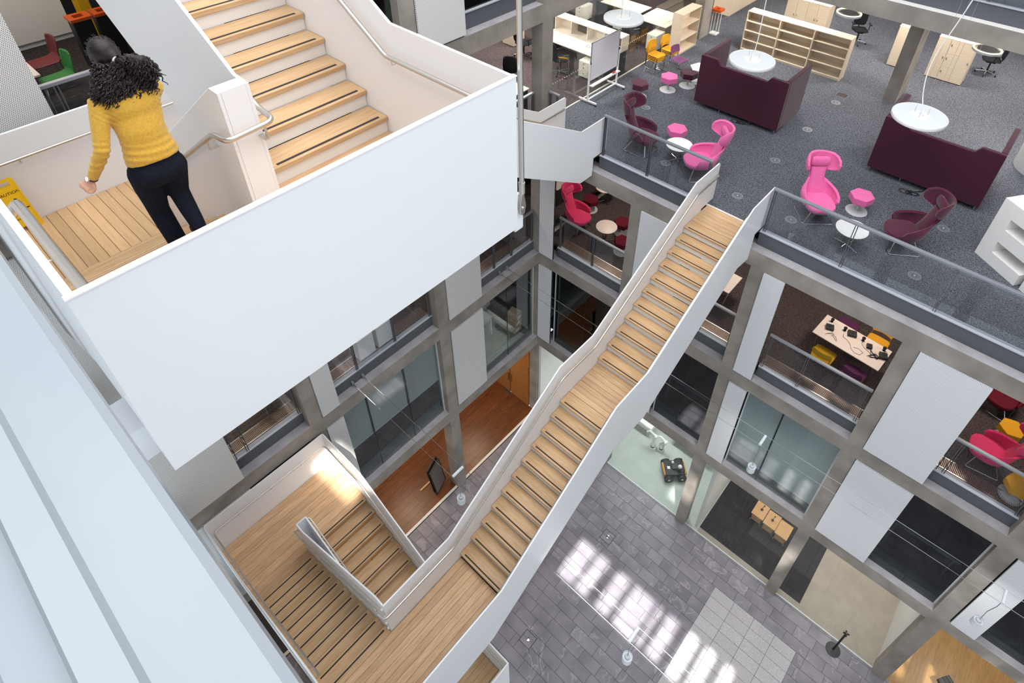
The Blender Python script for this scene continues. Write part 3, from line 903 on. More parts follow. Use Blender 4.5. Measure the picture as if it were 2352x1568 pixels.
# ---- upper switch-back stair with the broad white front panel
us = thing('staircase', 'upper switchback staircase with a broad white steel front panel and oak steps', 'staircase')
LZ, BZ = 18.4, 16.2
planks(us, 5.223, 6.74, -11.13, -9.69, LZ, 0.14, 'y', 'oak_y')
planks(us, 5.06, 6.74, -9.685, -8.225, LZ, 0.14, 'y', 'oak_y')
bx(5.2, 6.74, -11.13, -8.22, LZ - 0.24, LZ - 0.05).build('landing_soffit', 'white_steel', us)
for k in range(0, 12):
    xn, z = 5.2 - 0.28 * k, LZ - 2.2 / 12 * k
    xtread(us, xn, 1, -11.13, -9.695, z, depth=0.30 if k else 0.02, strip=True, mat_='oak_tread_y')
    if k: bx(xn + 0.02, xn + 0.035, -11.13, -9.695, z - 2.2 / 12, z - 0.04).build('riser', 'oak_nosing', us)
planks(us, 0.385, 2.14, -11.13, -8.22, BZ, 0.127, 'x', 'oak_pale')
bx(0.385, 2.4, -11.13, -8.22, BZ - 0.3, BZ - 0.05).build('landing_soffit', 'white_steel', us)
for k in range(0, 11):
    xn, z = 5.12 - 0.288 * k, 18.575 + 0.176 * k
    xtread(us, xn, -1, -9.435, -8.225, z, depth=0.31, t=0.05, mat_='oak_tread_y')
    bx(xn - 0.045, xn - 0.03, -9.435, -8.225, z - 0.176, z - 0.05).build('riser', 'white_paint', us)
fp = bx(6.74, 6.77, -11.17, -8.19, 18.10, 19.55).build('front_panel', 'white_steel', us)
bx(6.735, 6.775, -11.175, -8.185, 19.55, 19.558).build('panel_edge', 'white_edge', fp)
edge_panel(us, 'y', -11.17, -11.13, [(0.34, 15.85), (2.35, 15.85), (5.3, 17.9), (5.6, 18.10), (6.74, 18.10), (6.74, 19.555), (5.36, 19.555), (2.25, 17.45), (0.34, 17.45)])
edge_panel(us, 'y', -8.22, -8.19, [(6.74, 18.10), (6.74, 19.555), (5.33, 19.555), (1.95, 21.65), (1.95, 19.9), (4.9, 18.10)])
edge_panel(us, 'x', 0.34, 0.38, [(-11.17, 15.85), (-8.19, 15.85), (-8.19, 17.45), (-11.17, 17.45)])
edge_panel(us, 'y', -9.69, -9.66, [(2.0, 15.85), (2.35, 15.85), (5.18, 17.75), (5.18, 19.42), (5.05, 19.42), (2.25, 17.46), (2.0, 17.46)])
edge_panel(us, 'y', -9.47, -9.44, [(5.18, 17.75), (5.18, 19.42), (5.0, 19.43), (1.8, 21.46), (1.8, 19.55), (4.5, 17.85)])
bx(5.15, 5.18, -9.66, -9.47, 17.75, 19.42).build('newel_panel', 'white_steel', us)
bx(5.05, 5.15, -9.66, -9.47, 19.39, 19.42).build('newel_cap', 'white_edge', us)
handrail(us, [(2.2, -8.29, 21.2), (5.32, -8.29, 19.28), (6.55, -8.29, 19.28)], wall=(0, 0.07, 0), bend=0.04)
hr = handrail(us, [(2.2, -9.37, 20.85), (5.02, -9.37, 19.13), (5.27, -9.37, 19.10), (5.27, -9.76, 19.08), (5.02, -9.76, 19.04), (2.2, -9.76, 17.10)], r=0.023, bend=0.07)
for p, q in (((5.26, -9.45, 19.09), (5.18, -9.48, 19.0)), ((4.85, -9.76, 18.92), (4.85, -9.69, 18.86)), ((3.8, -9.76, 18.20), (3.8, -9.69, 18.14))):
    p, q = Vector(p), Vector(q)
    MB().cbox((p + Vector((p.x, p.y, q.z - 0.03))) / 2, 0.035, 0.008, abs(p.z - q.z) + 0.05).cbox((Vector((p.x, p.y, q.z - 0.03)) + Vector((q.x, q.y, q.z - 0.03))) / 2, 0.04 + abs(p.x - q.x), 0.008 + abs(p.y - q.y), 0.012).build('bracket', 'steel', hr)
h2 = handrail(us, [(5.31, -11.13, 19.20), (5.31, -11.065, 19.28), (5.42, -11.065, 19.30), (6.66, -11.065, 19.30)], r=0.031, bend=0.05)
MB().tube([(5.9, -11.065, 19.3), (5.9, -11.065, 19.2), (5.9, -11.13, 19.2)], 0.008, 6).build('bracket', 'steel', h2)
handrail(us, [(0.46, -11.0, 17.12), (0.46, -8.3, 17.12)], r=0.02, wall=(-0.08, 0, 0))
# tension rod that hangs the landing
lug = bx(6.70, 6.74, -8.19, -8.08, 18.02, 18.42).build('rod_lug', 'white_steel', us, bevel=0.015)
MB().prism([(-8.165, 18.30), (-8.15, 18.22), (-8.125, 18.20), (-8.10, 18.22), (-8.085, 18.30), (-8.115, 18.46), (-8.135, 18.46)], 'x', 6.745, 6.775).build('clevis', 'steel', us, bevel=0.006)
MB().tube([(6.70, -8.125, 18.28), (6.785, -8.125, 18.28)], 0.018, 12).build('pin', 'steel', us, smooth=True)
rod = MB().tube([(6.76, -8.125, 18.45), (6.60, -8.085, 30.9)], 0.023, 12).build('tension_rod', 'steel', us, smooth=True)
MB().tube([(6.76, -8.125, 18.44), (6.759, -8.125, 18.55)], 0.029, 12).build('rod_sleeve', 'steel', rod, smooth=True)
# bracket tying the landing to the near wall
bx(6.2, 6.5, -11.40, -11.17, 18.0, 18.28).build('wall_bracket', 'white_steel', us)

# ---- short stair rising from the lounge corner
ks = thing('staircase', 'short white stair rising from the lounge edge beside the corner column', 'staircase')
planks(ks, 0.42, 1.765, -0.55, 0.33, 12.4, 0.15, 'x', 'oak_x')
for k in range(1, 12):
    yn, z = -0.55 - 0.30 * (k - 1), 12.4 + 0.18 * k
    ytread(ks, yn, -1, 0.42, 1.765, z)
    bx(0.42, 1.765, yn - 0.05, yn - 0.03, z - 0.18, z - 0.045).build('riser', 'white_paint', ks)
planks(ks, 0.42, 1.765, -5.3, -3.85, 14.4, 0.15, 'x', 'oak_x')
sp = [(0.52, 12.45), (0.52, 13.44), (0.47, 13.49), (-0.57, 13.49), (-4.1, 15.55), (-5.3, 15.55), (-5.3, 14.05), (-4.0, 14.05), (-0.50, 11.90), (-0.02, 11.90), (0.0, 12.45)]
edge_panel(ks, 'x', 0.38, 0.41, sp)
edge_panel(ks, 'x', 1.77, 1.80, sp)
handrail(ks, [(0.415, 0.40, 13.18), (0.48, 0.38, 13.20), (0.48, -0.57, 13.20), (0.48, -4.0, 15.24)], wall=(-0.065, 0, 0), bend=0.05)
# ------------------------------------------------------------------ glass balustrades
def balustrade(label, axis, a, b_, zf, posts, d=0.28, glass='glass_rail', end=True):
    t = thing('glass_balustrade', label, 'balustrade')
    def B(p0, p1, d0, d1, q0, q1):
        return bx(p0, p1, d0, d1, q0, q1) if axis == 'x' else bx(-d1, -d0, p0, p1, q0, q1)
    B(a, b_, d - 0.035, d + 0.045, zf + 1.17, zf + 1.225).build('top_rail', 'rail_grey', t, bevel=0.008, seg=1)
    pts = [a + 0.05] + list(posts) + [b_ - 0.05]
    for p in pts:
        for s in (-0.022, 0.022):
            B(p + s - 0.007, p + s + 0.007, d - 0.025, d + 0.025, zf + 0.03, zf + 1.17).build('post', 'grey_metal', t)
    for p, q in zip(pts, pts[1:]):
        B(p + 0.035, q - 0.035, d - 0.006, d + 0.006, zf + 0.05, zf + 1.16).build('pane', glass, t)
    return t
balustrade('glass balustrade of the lounge between the short stair and the long stair', 'x', 1.84, 4.88, 12.4, (3.25,))
balustrade('long glass balustrade of the lounge beside the pink wing chair and the letter block', 'x', 6.34, 17.1, 12.4, (8.1, 9.95, 11.85, 13.7, 15.5))
balustrade('short glass balustrade beside the corner column in the lounge', 'x', 0.02, 0.37, 12.4, ())
balustrade('glass balustrade of the corner office behind the tension rod', 'y', -2.5, -0.02, 12.4, (-1.2,), d=0.25)
balustrade('glass balustrade below the crimson wing chair on the second floor', 'x', 0.56, 3.06, 8.4, (1.85,))
balustrade('glass balustrade of the second floor behind the long stair', 'x', 4.71, 6.40, 8.4, (5.5,))
balustrade('glass balustrade in front of the meeting table on the second floor', 'x', 7.26, 9.72, 8.4, (8.24,))
balustrade('glass balustrade in front of the yellow hexagonal stools', 'x', 11.41, 13.09, 8.4, (11.62,))
balustrade('glass balustrade of the second floor nearest the facade corner', 'y', -2.55, -0.02, 8.4, (-1.75, -1.0), d=0.25)
balustrade('glass balustrade in front of the two white cabinets', 'y', -7.43, -4.21, 8.4, (-6.65, -5.45), d=0.25)
balustrade('glass balustrade of the second floor behind the upper front panel', 'y', -9.94, -8.26, 8.4, (-9.6,), d=0.25)
balustrade('glass balustrade of the kitchen behind the walking woman', 'y', -9.94, -8.26, 16.4, (-9.74,), d=0.25)
balustrade('gallery balustrade above the lounge', 'x', 0.1, 18.9, 16.4, (2, 4, 6, 8, 10, 12, 14, 16), d=6.28)
# trench grilles along the second-floor edge
def grille(label, axis, a, b_, zf, d0, d1, m_='steel'):
    t = thing('floor_grille', label, 'grille')
    mb = MB(); n = int((b_ - a) / 0.032)
    for i in range(n):
        p = a + i * 0.032
        (mb.box(p, p + 0.014, d0, d1, zf, zf + 0.012) if axis == 'x' else mb.box(-d1, -d0, p, p + 0.014, zf, zf + 0.012))
    o = mb.build('bars', m_, t); o['kind'] = 'stuff'
    f = MB()
    for q0, q1 in ((d0 - 0.025, d0), (d1, d1 + 0.025)):
        (f.box(a, b_, q0, q1, zf, zf + 0.014) if axis == 'x' else f.box(-q1, -q0, a, b_, zf, zf + 0.014))
    f.build('frame', 'steel', t)
    return t
mat_plain('grille_bronze', '#b59c8e', 0.4, metal=0.6)
for a, b_, lab in ((0.56, 3.06, 'bronze trench grille beneath the crimson wing chair'), (4.71, 6.40, 'bronze trench grille behind the long stair'),
                   (7.26, 9.74, 'bronze trench grille in front of the meeting table'), (11.41, 13.09, 'bronze trench grille by the yellow hexagonal stools')):
    grille(lab, 'x', a, b_, 8.4, 0.42, 0.70, 'grille_bronze')
for a, b_, lab in ((-2.55, -0.02, 'bronze trench grille nearest the facade corner'), (-7.43, -4.21, 'bronze trench grille under the two white cabinets'), (-9.94, -8.26, 'bronze trench grille seen below the upper front panel')):
    grille(lab, 'y', a, b_, 8.4, 0.42, 0.70, 'grille_bronze')

# ------------------------------------------------------------------ furniture makers
def wing_chair(label, cl, cl2, loc, rz, group='wing chairs'):
    """high-back lounge chair; local +Y is forward"""
    t = thing('wing_chair', label, 'chair', loc, rz, group); t.scale = (1.08, 1.08, 1.05)
    rows = [  # z, half width, reach, back y, half angle (deg)
        (0.36, 0.20, 0.22, -0.20, 60), (0.42, 0.31, 0.30, -0.27, 112), (0.52, 0.345, 0.335, -0.31, 118), (0.60, 0.345, 0.33, -0.33, 114), (0.655, 0.32, 0.30, -0.345, 96),
        (0.71, 0.24, 0.22, -0.37, 62), (0.78, 0.185, 0.12, -0.405, 48), (0.87, 0.18, 0.10, -0.445, 46), (0.95, 0.20, 0.12, -0.475, 56),
        (1.01, 0.27, 0.23, -0.495, 84), (1.08, 0.295, 0.27, -0.515, 97), (1.18, 0.305, 0.285, -0.535, 99), (1.26, 0.30, 0.275, -0.55, 95), (1.305, 0.28, 0.24, -0.555, 82), (1.32, 0.25, 0.19, -0.55, 66)]
    n = 22; mb = MB()
    for z, hw, fr, yb, ang in rows:
        A = math.radians(ang)
        for i in range(n + 1):
            th = -A + 2 * A * i / n
            mb.v.append((hw * math.sin(th), yb + fr * (1 - math.cos(th)), z))
    for r in range(len(rows) - 1):
        for i in range(n):
            a = r * (n + 1) + i
            mb.f.append((a, a + 1, a + n + 2, a + n + 1))
    o = mb.build('shell', cl, t)
    for p in o.data.polygons: p.use_smooth = True
    md = o.modifiers.new('solid', 'SOLIDIFY'); md.thickness = 0.05; md.offset = 1
    md = o.modifiers.new('bev', 'BEVEL'); md.width = 0.018; md.segments = 2; md.limit_method = 'ANGLE'
    md = o.modifiers.new('sub', 'SUBSURF'); md.levels = 1; md.render_levels = 1
    # seat cushion: rounded slab, a little longer than wide
    n2 = 28; rings = []
    for z, k in ((0.30, 0.72), (0.33, 0.9), (0.38, 0.98), (0.43, 1.0), (0.455, 0.96), (0.465, 0.82), (0.467, 0.4)):
        rings.append((z, k))
    sb = MB()
    for z, k in rings:
        for i in range(n2):
            a = 2 * PI * i / n2; c, s = math.cos(a), math.sin(a)
            px = 0.31 * k * math.copysign(abs(c) ** 0.75, c); py = 0.06 + 0.345 * k * math.copysign(abs(s) ** 0.75, s)
            sb.v.append((px, py, z))
    for r in range(len(rings) - 1):
        for i in range(n2):
            j = (i + 1) % n2
            sb.f.append((r * n2 + i, r * n2 + j, (r + 1) * n2 + j, (r + 1) * n2 + i))
    sb.f.append(tuple(range(n2))[::-1]); sb.f.append(tuple((len(rings) - 1) * n2 + i for i in range(n2)))
    sb.build('seat', cl2, t, smooth=True)
    # padded back strip and head cushion
    bs_ = MB().loft([((0, -0.25 - (z - 0.46) * 0.30, z), (w, 0, 0), (0, 0.035, 0)) for z, w in ((0.46, 0.19), (0.6, 0.16), (0.75, 0.145), (0.9, 0.15), (1.02, 0.16))], 16)
    bs_.build('back_pad', cl2, t, smooth=True)
    hp = MB().loft([((x, -0.435, 1.15), (0, 0.055 * k, 0), (0, 0, 0.12 * k)) for x, k in ((-0.20, 0.35), (-0.18, 0.8), (-0.12, 1), (0.12, 1), (0.18, 0.8), (0.20, 0.35))], 16)
    hp.build('head_cushion', cl2, t, smooth=True)
    leg = MB()
    for s in (-1, 1):
        leg.tube(rounded([(s * 0.12, -0.12, 0.36), (s * 0.31, -0.30, 0.012), (s * 0.31, 0.30, 0.012), (s * 0.12, 0.16, 0.33)], 0.04), 0.011, 8)
    leg.tube([(-0.31, 0.30, 0.012), (0.31, 0.30, 0.012)], 0.011, 8)
    leg.build('sled_base', 'chrome', t, smooth=True)
    return t

def hex_stool(label, cl, loc, rz=0.0, group='hexagonal stools', base=True):
    t = thing('hexagonal_stool', label, 'stool', loc, rz, group)
    pts = [(0.275 * math.cos(PI / 3 * i), 0.275 * math.sin(PI / 3 * i)) for i in range(6)]
    MB().prism(pts, 'z', 0.30, 0.475).build('cushion', cl, t, bevel=0.02, seg=3)
    MB().tube([(0, 0, 0.02), (0, 0, 0.31)], 0.035, 14).build('stem', 'steel', t, smooth=True)
    MB().lathe([(0.245, 0.0), (0.245, 0.008), (0.06, 0.022), (0.04, 0.03)], n=32).build('base_disc', 'light_grey', t, smooth=True)
    return t

def round_table(label, loc, rz=0.0, h=0.5, r=0.335, top='white_laminate', group='round side tables'):
    t = thing('round_table', label, 'table', loc, rz, group)
    MB().lathe([(r - 0.012, h - 0.022), (r, h - 0.012), (r, h - 0.004), (r - 0.006, h)], n=40).build('table_top', top, t, smooth=True)
    MB().tube([(0, 0, 0.03), (0, 0, h - 0.02)], 0.018, 12).build('column', 'chrome', t, smooth=True)
    for i in range(4):
        a = PI / 4 + PI / 2 * i
        MB().tube([(0.015 * math.cos(a), 0.015 * math.sin(a), 0.055), (0.29 * math.cos(a), 0.29 * math.sin(a), 0.014)], 0.011, 8).build('foot', 'chrome', t, smooth=True)
    return t

def stack_chair(label, cl, loc, rz=0.0, group=None, sc=1.0):
    """wire framed stacking chair; +Y forward"""
    t = thing('stacking_chair', label, 'chair', loc, rz, group); t.scale = (sc, sc, 1.0)
    st = MB()
    for i, y in enumerate((-0.20, -0.10, 0.05, 0.17, 0.21)):
        pass
    seat = MB().loft([((0, y, z), (0.215 * k, 0, 0), (0, 0, 0.016)) for y, z, k in ((-0.20, 0.45, 0.85), (-0.17, 0.447, 0.97), (0.0, 0.445, 1), (0.14, 0.452, 1), (0.20, 0.445, 0.96), (0.225, 0.43, 0.85))], 20)
    seat.build('seat', cl, t, smooth=True)
    back = MB()
    n = 14
    for side, off in ((0, 0.0), (1, -0.022)):
        for z, w in ((0.60, 0.185), (0.63, 0.205), (0.72, 0.205), (0.80, 0.195), (0.835, 0.17)):
            for i in range(n + 1):
                u = -1 + 2 * i / n
                back.v.append((w * u, -0.215 - (z - 0.6) * 0.2 + 0.045 * u * u + off, z))
    m = 5 * (n + 1)
    for s in range(2):
        for r in range(4):
            for i in range(n):
                a = s * m + r * (n + 1) + i
                q = (a, a + 1, a + n + 2, a + n + 1)
                back.f.append(q if s == 0 else q[::-1])
    rim = [r * (n + 1) for r in range(5)] + [4 * (n + 1) + i for i in range(1, n + 1)] + [r * (n + 1) + n for r in range(3, -1, -1)] + [i for i in range(n - 1, 0, -1)]
    for a, b_ in zip(rim, rim[1:] + rim[:1]): back.f.append((a, b_, b_ + m, a + m))
    back.build('backrest', cl, t, smooth=True)
    for s in (-1, 1):
        MB().tube(rounded([(s * 0.19, -0.235, 0.66), (s * 0.195, -0.19, 0.43), (s * 0.225, -0.21, 0.01), (s * 0.225, 0.22, 0.01), (s * 0.205, 0.19, 0.43), (s * 0.195, -0.19, 0.42)], 0.03, 3), 0.007, 6).build('side_frame', 'chrome', t, smooth=True)
    return t

def office_chair(label, loc, rz=0.0, group='black office chairs', mesh_back=True):
    t = thing('office_chair', label, 'chair', loc, rz, group)
    for i in range(5):
        a = 2 * PI * i / 5 + 0.3
        l = MB().tube([(0.03 * math.cos(a), 0.03 * math.sin(a), 0.11), (0.31 * math.cos(a), 0.31 * math.sin(a), 0.075)], 0.022, 8, r2=0.014).build('star_leg', 'chrome', t, smooth=True)
        MB().cbox((0.31 * math.cos(a), 0.31 * math.sin(a), 0.03), 0.05, 0.03, 0.06, a).build('castor', 'black', l, bevel=0.01)
    MB().tube([(0, 0, 0.08), (0, 0, 0.44)], 0.026, 12).build('gas_lift', 'black', t, smooth=True)
    MB().cbox((0, 0.02, 0.42), 0.2, 0.28, 0.05).build('mechanism', 'black', t, bevel=0.015)
    MB().loft([((0, y, 0.49), (0.245 * k, 0, 0), (0, 0, 0.042 * j)) for y, k, j in ((-0.24, 0.7, 0.5), (-0.2, 0.92, 0.9), (0, 1, 1), (0.16, 1, 1), (0.24, 0.9, 0.8), (0.27, 0.7, 0.5))], 20).build('seat', 'cloth_black', t, smooth=True)
    MB().tube([(0, -0.14, 0.41), (0, -0.28, 0.5), (0, -0.29, 0.75)], 0.02, 8).build('back_stem', 'black', t, smooth=True)
    MB().loft([((0, -0.255 - (z - 0.6) * 0.12, z), (w, 0, 0), (0, 0.022, 0)) for z, w in ((0.57, 0.16), (0.61, 0.205), (0.8, 0.225), (0.98, 0.215), (1.05, 0.185), (1.07, 0.12))], 18).build('backrest', 'cloth_black', t, smooth=True)
    for s in (-1, 1):
        MB().tube(rounded([(s * 0.22, 0.02, 0.46), (s * 0.28, 0.0, 0.50), (s * 0.28, -0.02, 0.68)], 0.03), 0.015, 8).cbox((s * 0.28, 0.0, 0.695), 0.07, 0.24, 0.025).build('armrest', 'black', t)
    return t

def sofa(label, x0, x1, y0, y1, zf):
    t = thing('high_back_sofa', label, 'sofa', (x0, y0, zf), 0, 'maroon high-back sofas')
    W, D, H = x1 - x0, y1 - y0, 1.575
    n = [(0, 0.13), (W, 0.13), (W, H), (W - 0.50, H), (W - 0.60, H - 0.15), (0.60, H - 0.15), (0.50, H), (0, H)]
    MB().prism(n, 'y', 0.0, 0.13).build('back_screen', 'cloth_maroon_sofa', t, bevel=0.025, seg=3)
    for a, b_ in ((0.0, 0.13), (W - 0.13, W)):
        MB().box(a, b_, 0.125, D, 0.13, H).build('side_screen', 'cloth_maroon_sofa', t, bevel=0.025, seg=3)
    for s in (0, 1):
        a = 0.128 if s == 0 else W / 2 + 0.004
        b_ = W / 2 - 0.004 if s == 0 else W - 0.128
        MB().box(a, b_, 0.22, 0.86, 0.30, 0.45).build('seat_cushion', 'cloth_maroon_sofa', t, bevel=0.04, seg=3)
        MB().box(a, b_, 0.128, 0.26, 0.44, 0.86).build('back_cushion', 'cloth_maroon_sofa', t, bevel=0.04, seg=3)
    MB().box(0.128, W - 0.128, 0.128, 0.84, 0.13, 0.30).build('base', 'cloth_maroon_sofa', t, bevel=0.01)
    for px in (0.08, W * 0.32, W * 0.68, W - 0.08):
        MB().tube([(px, 0.06, 0.0), (px, 0.06, 0.14)], 0.012, 8, r2=0.018).build('leg', 'chrome', t, smooth=True)
    for px in (0.07, W - 0.07):
        MB().tube([(px, D - 0.08, 0.0), (px, D - 0.08, 0.14)], 0.012, 8, r2=0.018).build('leg', 'chrome', t, smooth=True)
    return t

def shelf_unit(label, x0, x1, y0, y1, zf, h, bays, shelves, face, name='bookcase'):
    """open shelving; face = '-y' or '+x' is the open side"""
    t = thing(name, label, 'bookcase', (x0, y0, zf))
    W, D = x1 - x0, y1 - y0; th = 0.022
    def b(*a): return bx(*a)
    if face == '-y':
        b(0, W, D - 0.012, D, 0, h).build('back_board', 'birch', t)
        for i in range(bays + 1):
            p = i * (W - th) / bays
            b(p, p + th, 0, D - 0.012, 0, h - th).build('upright', 'birch', t)
            if 0 < i < bays: b(p + th, p + th * 2 - 0.003, 0, D - 0.012, 0, h - th).build('upright', 'birch', t)
        for i in range(bays):
            p = i * (W - th) / bays + th * (2 if i else 1); q = (i + 1) * (W - th) / bays
            for j in range(shelves + 1):
                z = 0.06 + j * (h - 0.06 - th) / (shelves + 1)
                b(p, q, 0.006, D - 0.012, z, z + th).build('shelf', 'birch', t)
            b(p, q, 0.02, 0.035, 0, 0.06).build('plinth', 'birch', t)
    else:
        b(0, 0.012, 0, D, 0, h).build('back_board', 'birch', t)
        for p in (0, D - th): b(0.012, W, p, p + th, 0, h - th).build('upright', 'birch', t)
        for j in range(shelves + 1):
            z = 0.05 + j * (h - 0.05 - th) / (shelves + 1)
            b(0.012, W - 0.006, th, D - th, z, z + th).build('shelf', 'birch', t)
        b(W - 0.04, W - 0.02, th, D - th, 0, 0.05).build('plinth', 'birch', t)
    b(0, W, 0, D, h - th, h).build('top', 'birch', t)
    return t

def cabinet(label, x0, x1, y0, y1, zf, h, doors, face='-y', m_='birch', split=None, name='cabinet'):
    t = thing(name, label, 'cabinet', (x0, y0, zf))
    W, D = x1 - x0, y1 - y0
    bx(0, W, 0, D, 0.02, h - 0.025).build('body', m_, t)
    bx(-0.005, W + 0.005, -0.02, D, h - 0.025, h).build('top', 'desk_white', t)
    for i in range(doors):
        p, q = i * W / doors + 0.003, (i + 1) * W / doors - 0.003
        rows = [(0.03, h - 0.03)]
        if split and i in split:
            k = split[i]; rows = [(0.03 + j * (h - 0.06) / k + (0.003 if j else 0), 0.03 + (j + 1) * (h - 0.06) / k) for j in range(k)]
        for z0, z1 in rows:
            d = bx(p, q, -0.018, -0.001, z0, z1).build('door' if len(rows) == 1 else 'drawer_front', m_, t)
            hx = q - 0.05 if i % 2 == 0 else p + 0.05
            MB().cbox((hx, -0.026, (z0 + z1) / 2 + 0.05), 0.012, 0.015, 0.07).build('handle', 'dark_metal', d)
    return t
def face(fx, fy): return math.atan2(-fx, fy)
Z3 = 12.4; Z2 = 8.4
# ------------------------------------------------------------------ lounge on the third floor
wing_chair('maroon wing chair behind the balustrade, facing the round table with a pink stool', 'cloth_maroon', 'cloth_maroon', (2.44, 1.22, Z3), face(1, 0.02))
wing_chair('pink wing chair at the head of the long stair, its back to the high sofa', 'cloth_pink', 'cloth_pink', (4.16, 1.24, Z3), face(-0.72, -0.70))
wing_chair('pink wing chair beside a pink hexagonal stool near the long balustrade', 'cloth_pink', 'cloth_pink', (6.97, 1.60, Z3), face(0.65, -0.76))
wing_chair('maroon wing chair in front of the sofa beside the letter block', 'cloth_maroon', 'cloth_maroon', (8.80, 1.86, Z3), face(-0.82, -0.57))
hex_stool('maroon hexagonal stool next to the whiteboard stand', 'cloth_maroon', (0.76, 3.57, Z3), 0.25)
hex_stool('pink hexagonal stool between two maroon stools', 'cloth_pink', (1.18, 4.53, Z3), 0.05)
hex_stool('maroon hexagonal stool tucked against the end of the sofa', 'cloth_maroon_sofa', (1.48, 5.17, Z3), 0.4)
hex_stool('pink hexagonal stool beside the round table facing the maroon wing chair', 'cloth_pink', (2.95, 2.10, Z3), 0.35)
hex_stool('pink hexagonal stool beside the pink wing chair near the sofa cables', 'cloth_pink', (7.66, 2.47, Z3), 0.15)
round_table('round white table between the maroon and pink wing chairs', (3.42, 1.41, Z3), 0.2)
round_table('round white table seen through the long balustrade', (7.93, 1.06, Z3), 0.5)
t = thing('hexagonal_table', 'white hexagonal table top peeping out behind the sofa end', 'table', (1.62, 5.62, Z3), 0.2)
MB().prism([(0.34 * math.cos(PI / 3 * i), 0.34 * math.sin(PI / 3 * i)) for i in range(6)], 'z', 0.48, 0.505).build('table_top', 'white_laminate', t, bevel=0.006)
MB().tube([(0, 0, 0.02), (0, 0, 0.48)], 0.03, 12).build('stem', 'steel', t, smooth=True)
MB().lathe([(0.22, 0), (0.22, 0.01), (0.05, 0.02)], n=28).build('base_disc', 'light_grey', t, smooth=True)
sofa('maroon high-back sofa with a dipped back in front of the long bookcase', 2.21, 4.79, 4.27, 5.80, Z3)
sofa('maroon high-back sofa with a dipped back beside the white drum', 7.21, 9.79, 4.30, 5.86, Z3)
# tangles of black cable under the sofas
def cable(label, pts, r=0.008, m_='black', group=None, name='power_cable'):
    o = MB().tube(pts, r, 6).build(name, m_, None, smooth=True)
    return tag(o, label, 'cable', group)
def coil(x, y, z, n=46, s=0.17):
    p = []
    for i in range(n):
        a = i * 0.42; k = s * (0.55 + 0.45 * math.sin(i * 0.37))
        p.append((x + k * math.cos(a) + 0.10 * math.sin(i * 0.11), y + 0.6 * k * math.sin(a), z + 0.012 + 0.010 * (1 + math.sin(i * 1.3))))
    return p
cable('black power cable coiled under the sofa by the bookcase', coil(3.75, 4.22, Z3) + [(4.02, 4.30, Z3 + 0.02), (4.05, 4.45, Z3 + 0.02)])
cable('black power cable coiled under the sofa by the maroon wing chair', coil(8.42, 4.02, Z3, s=0.2) + [(8.6, 4.3, Z3 + 0.02), (8.62, 4.45, Z3 + 0.02)])
# floor outlets on the raised-floor grid
vents = []
for vx, vy, lab in ((1.29, 3.17, 'beside the maroon stool by the whiteboard'), (3.28, 1.12, 'under the round table by the balustrade'), (5.31, 1.11, 'nearest the head of the long stair'),
                    (5.32, 3.15, 'midway between the two pink wing chairs'), (5.32, 5.20, 'beside the end of the bookcase sofa'), (5.32, 7.27, 'beside the rectangular floor hatch'),
                    (6.66, 1.11, 'just inside the long balustrade'), (9.38, 3.157, 'behind the second maroon wing chair'), (9.36, 1.10, 'in front of the letter block')):
    v = thing('floor_vent', 'round grey floor air outlet in the carpet ' + lab, 'floor vent', (vx, vy, Z3), 0, 'round floor air outlets')
    MB().lathe([(0.135, 0.0), (0.135, 0.004), (0.108, 0.006)], n=32).build('rim', 'rail_grey', v, smooth=True)
    g = MB()
    for i in range(16):
        a = 2 * PI * i / 16
        g.cbox((0.06 * math.cos(a), 0.06 * math.sin(a), 0.0065), 0.085, 0.008, 0.003, a)
    g.build('slots', 'grey_metal', v)
    MB().lathe([(0.02, 0.005), (0.02, 0.009)], n=14).build('hub', 'light_grey', v)
t = thing('floor_hatch', 'rectangular floor hatch with a thin metal frame in the carpet', 'floor hatch', (5.29, 7.86, Z3))
f = MB()
for s in (-1, 1): f.box(-0.16, 0.16, s * 0.13 - 0.004, s * 0.13 + 0.004, 0, 0.004); f.box(s * 0.16 - 0.004, s * 0.16 + 0.004, -0.13, 0.13, 0, 0.004)
f.build('frame', 'rail_grey', t)
bx(-0.155, 0.155, -0.125, 0.125, 0, 0.002).build('lid', 'carpet_brown', t)
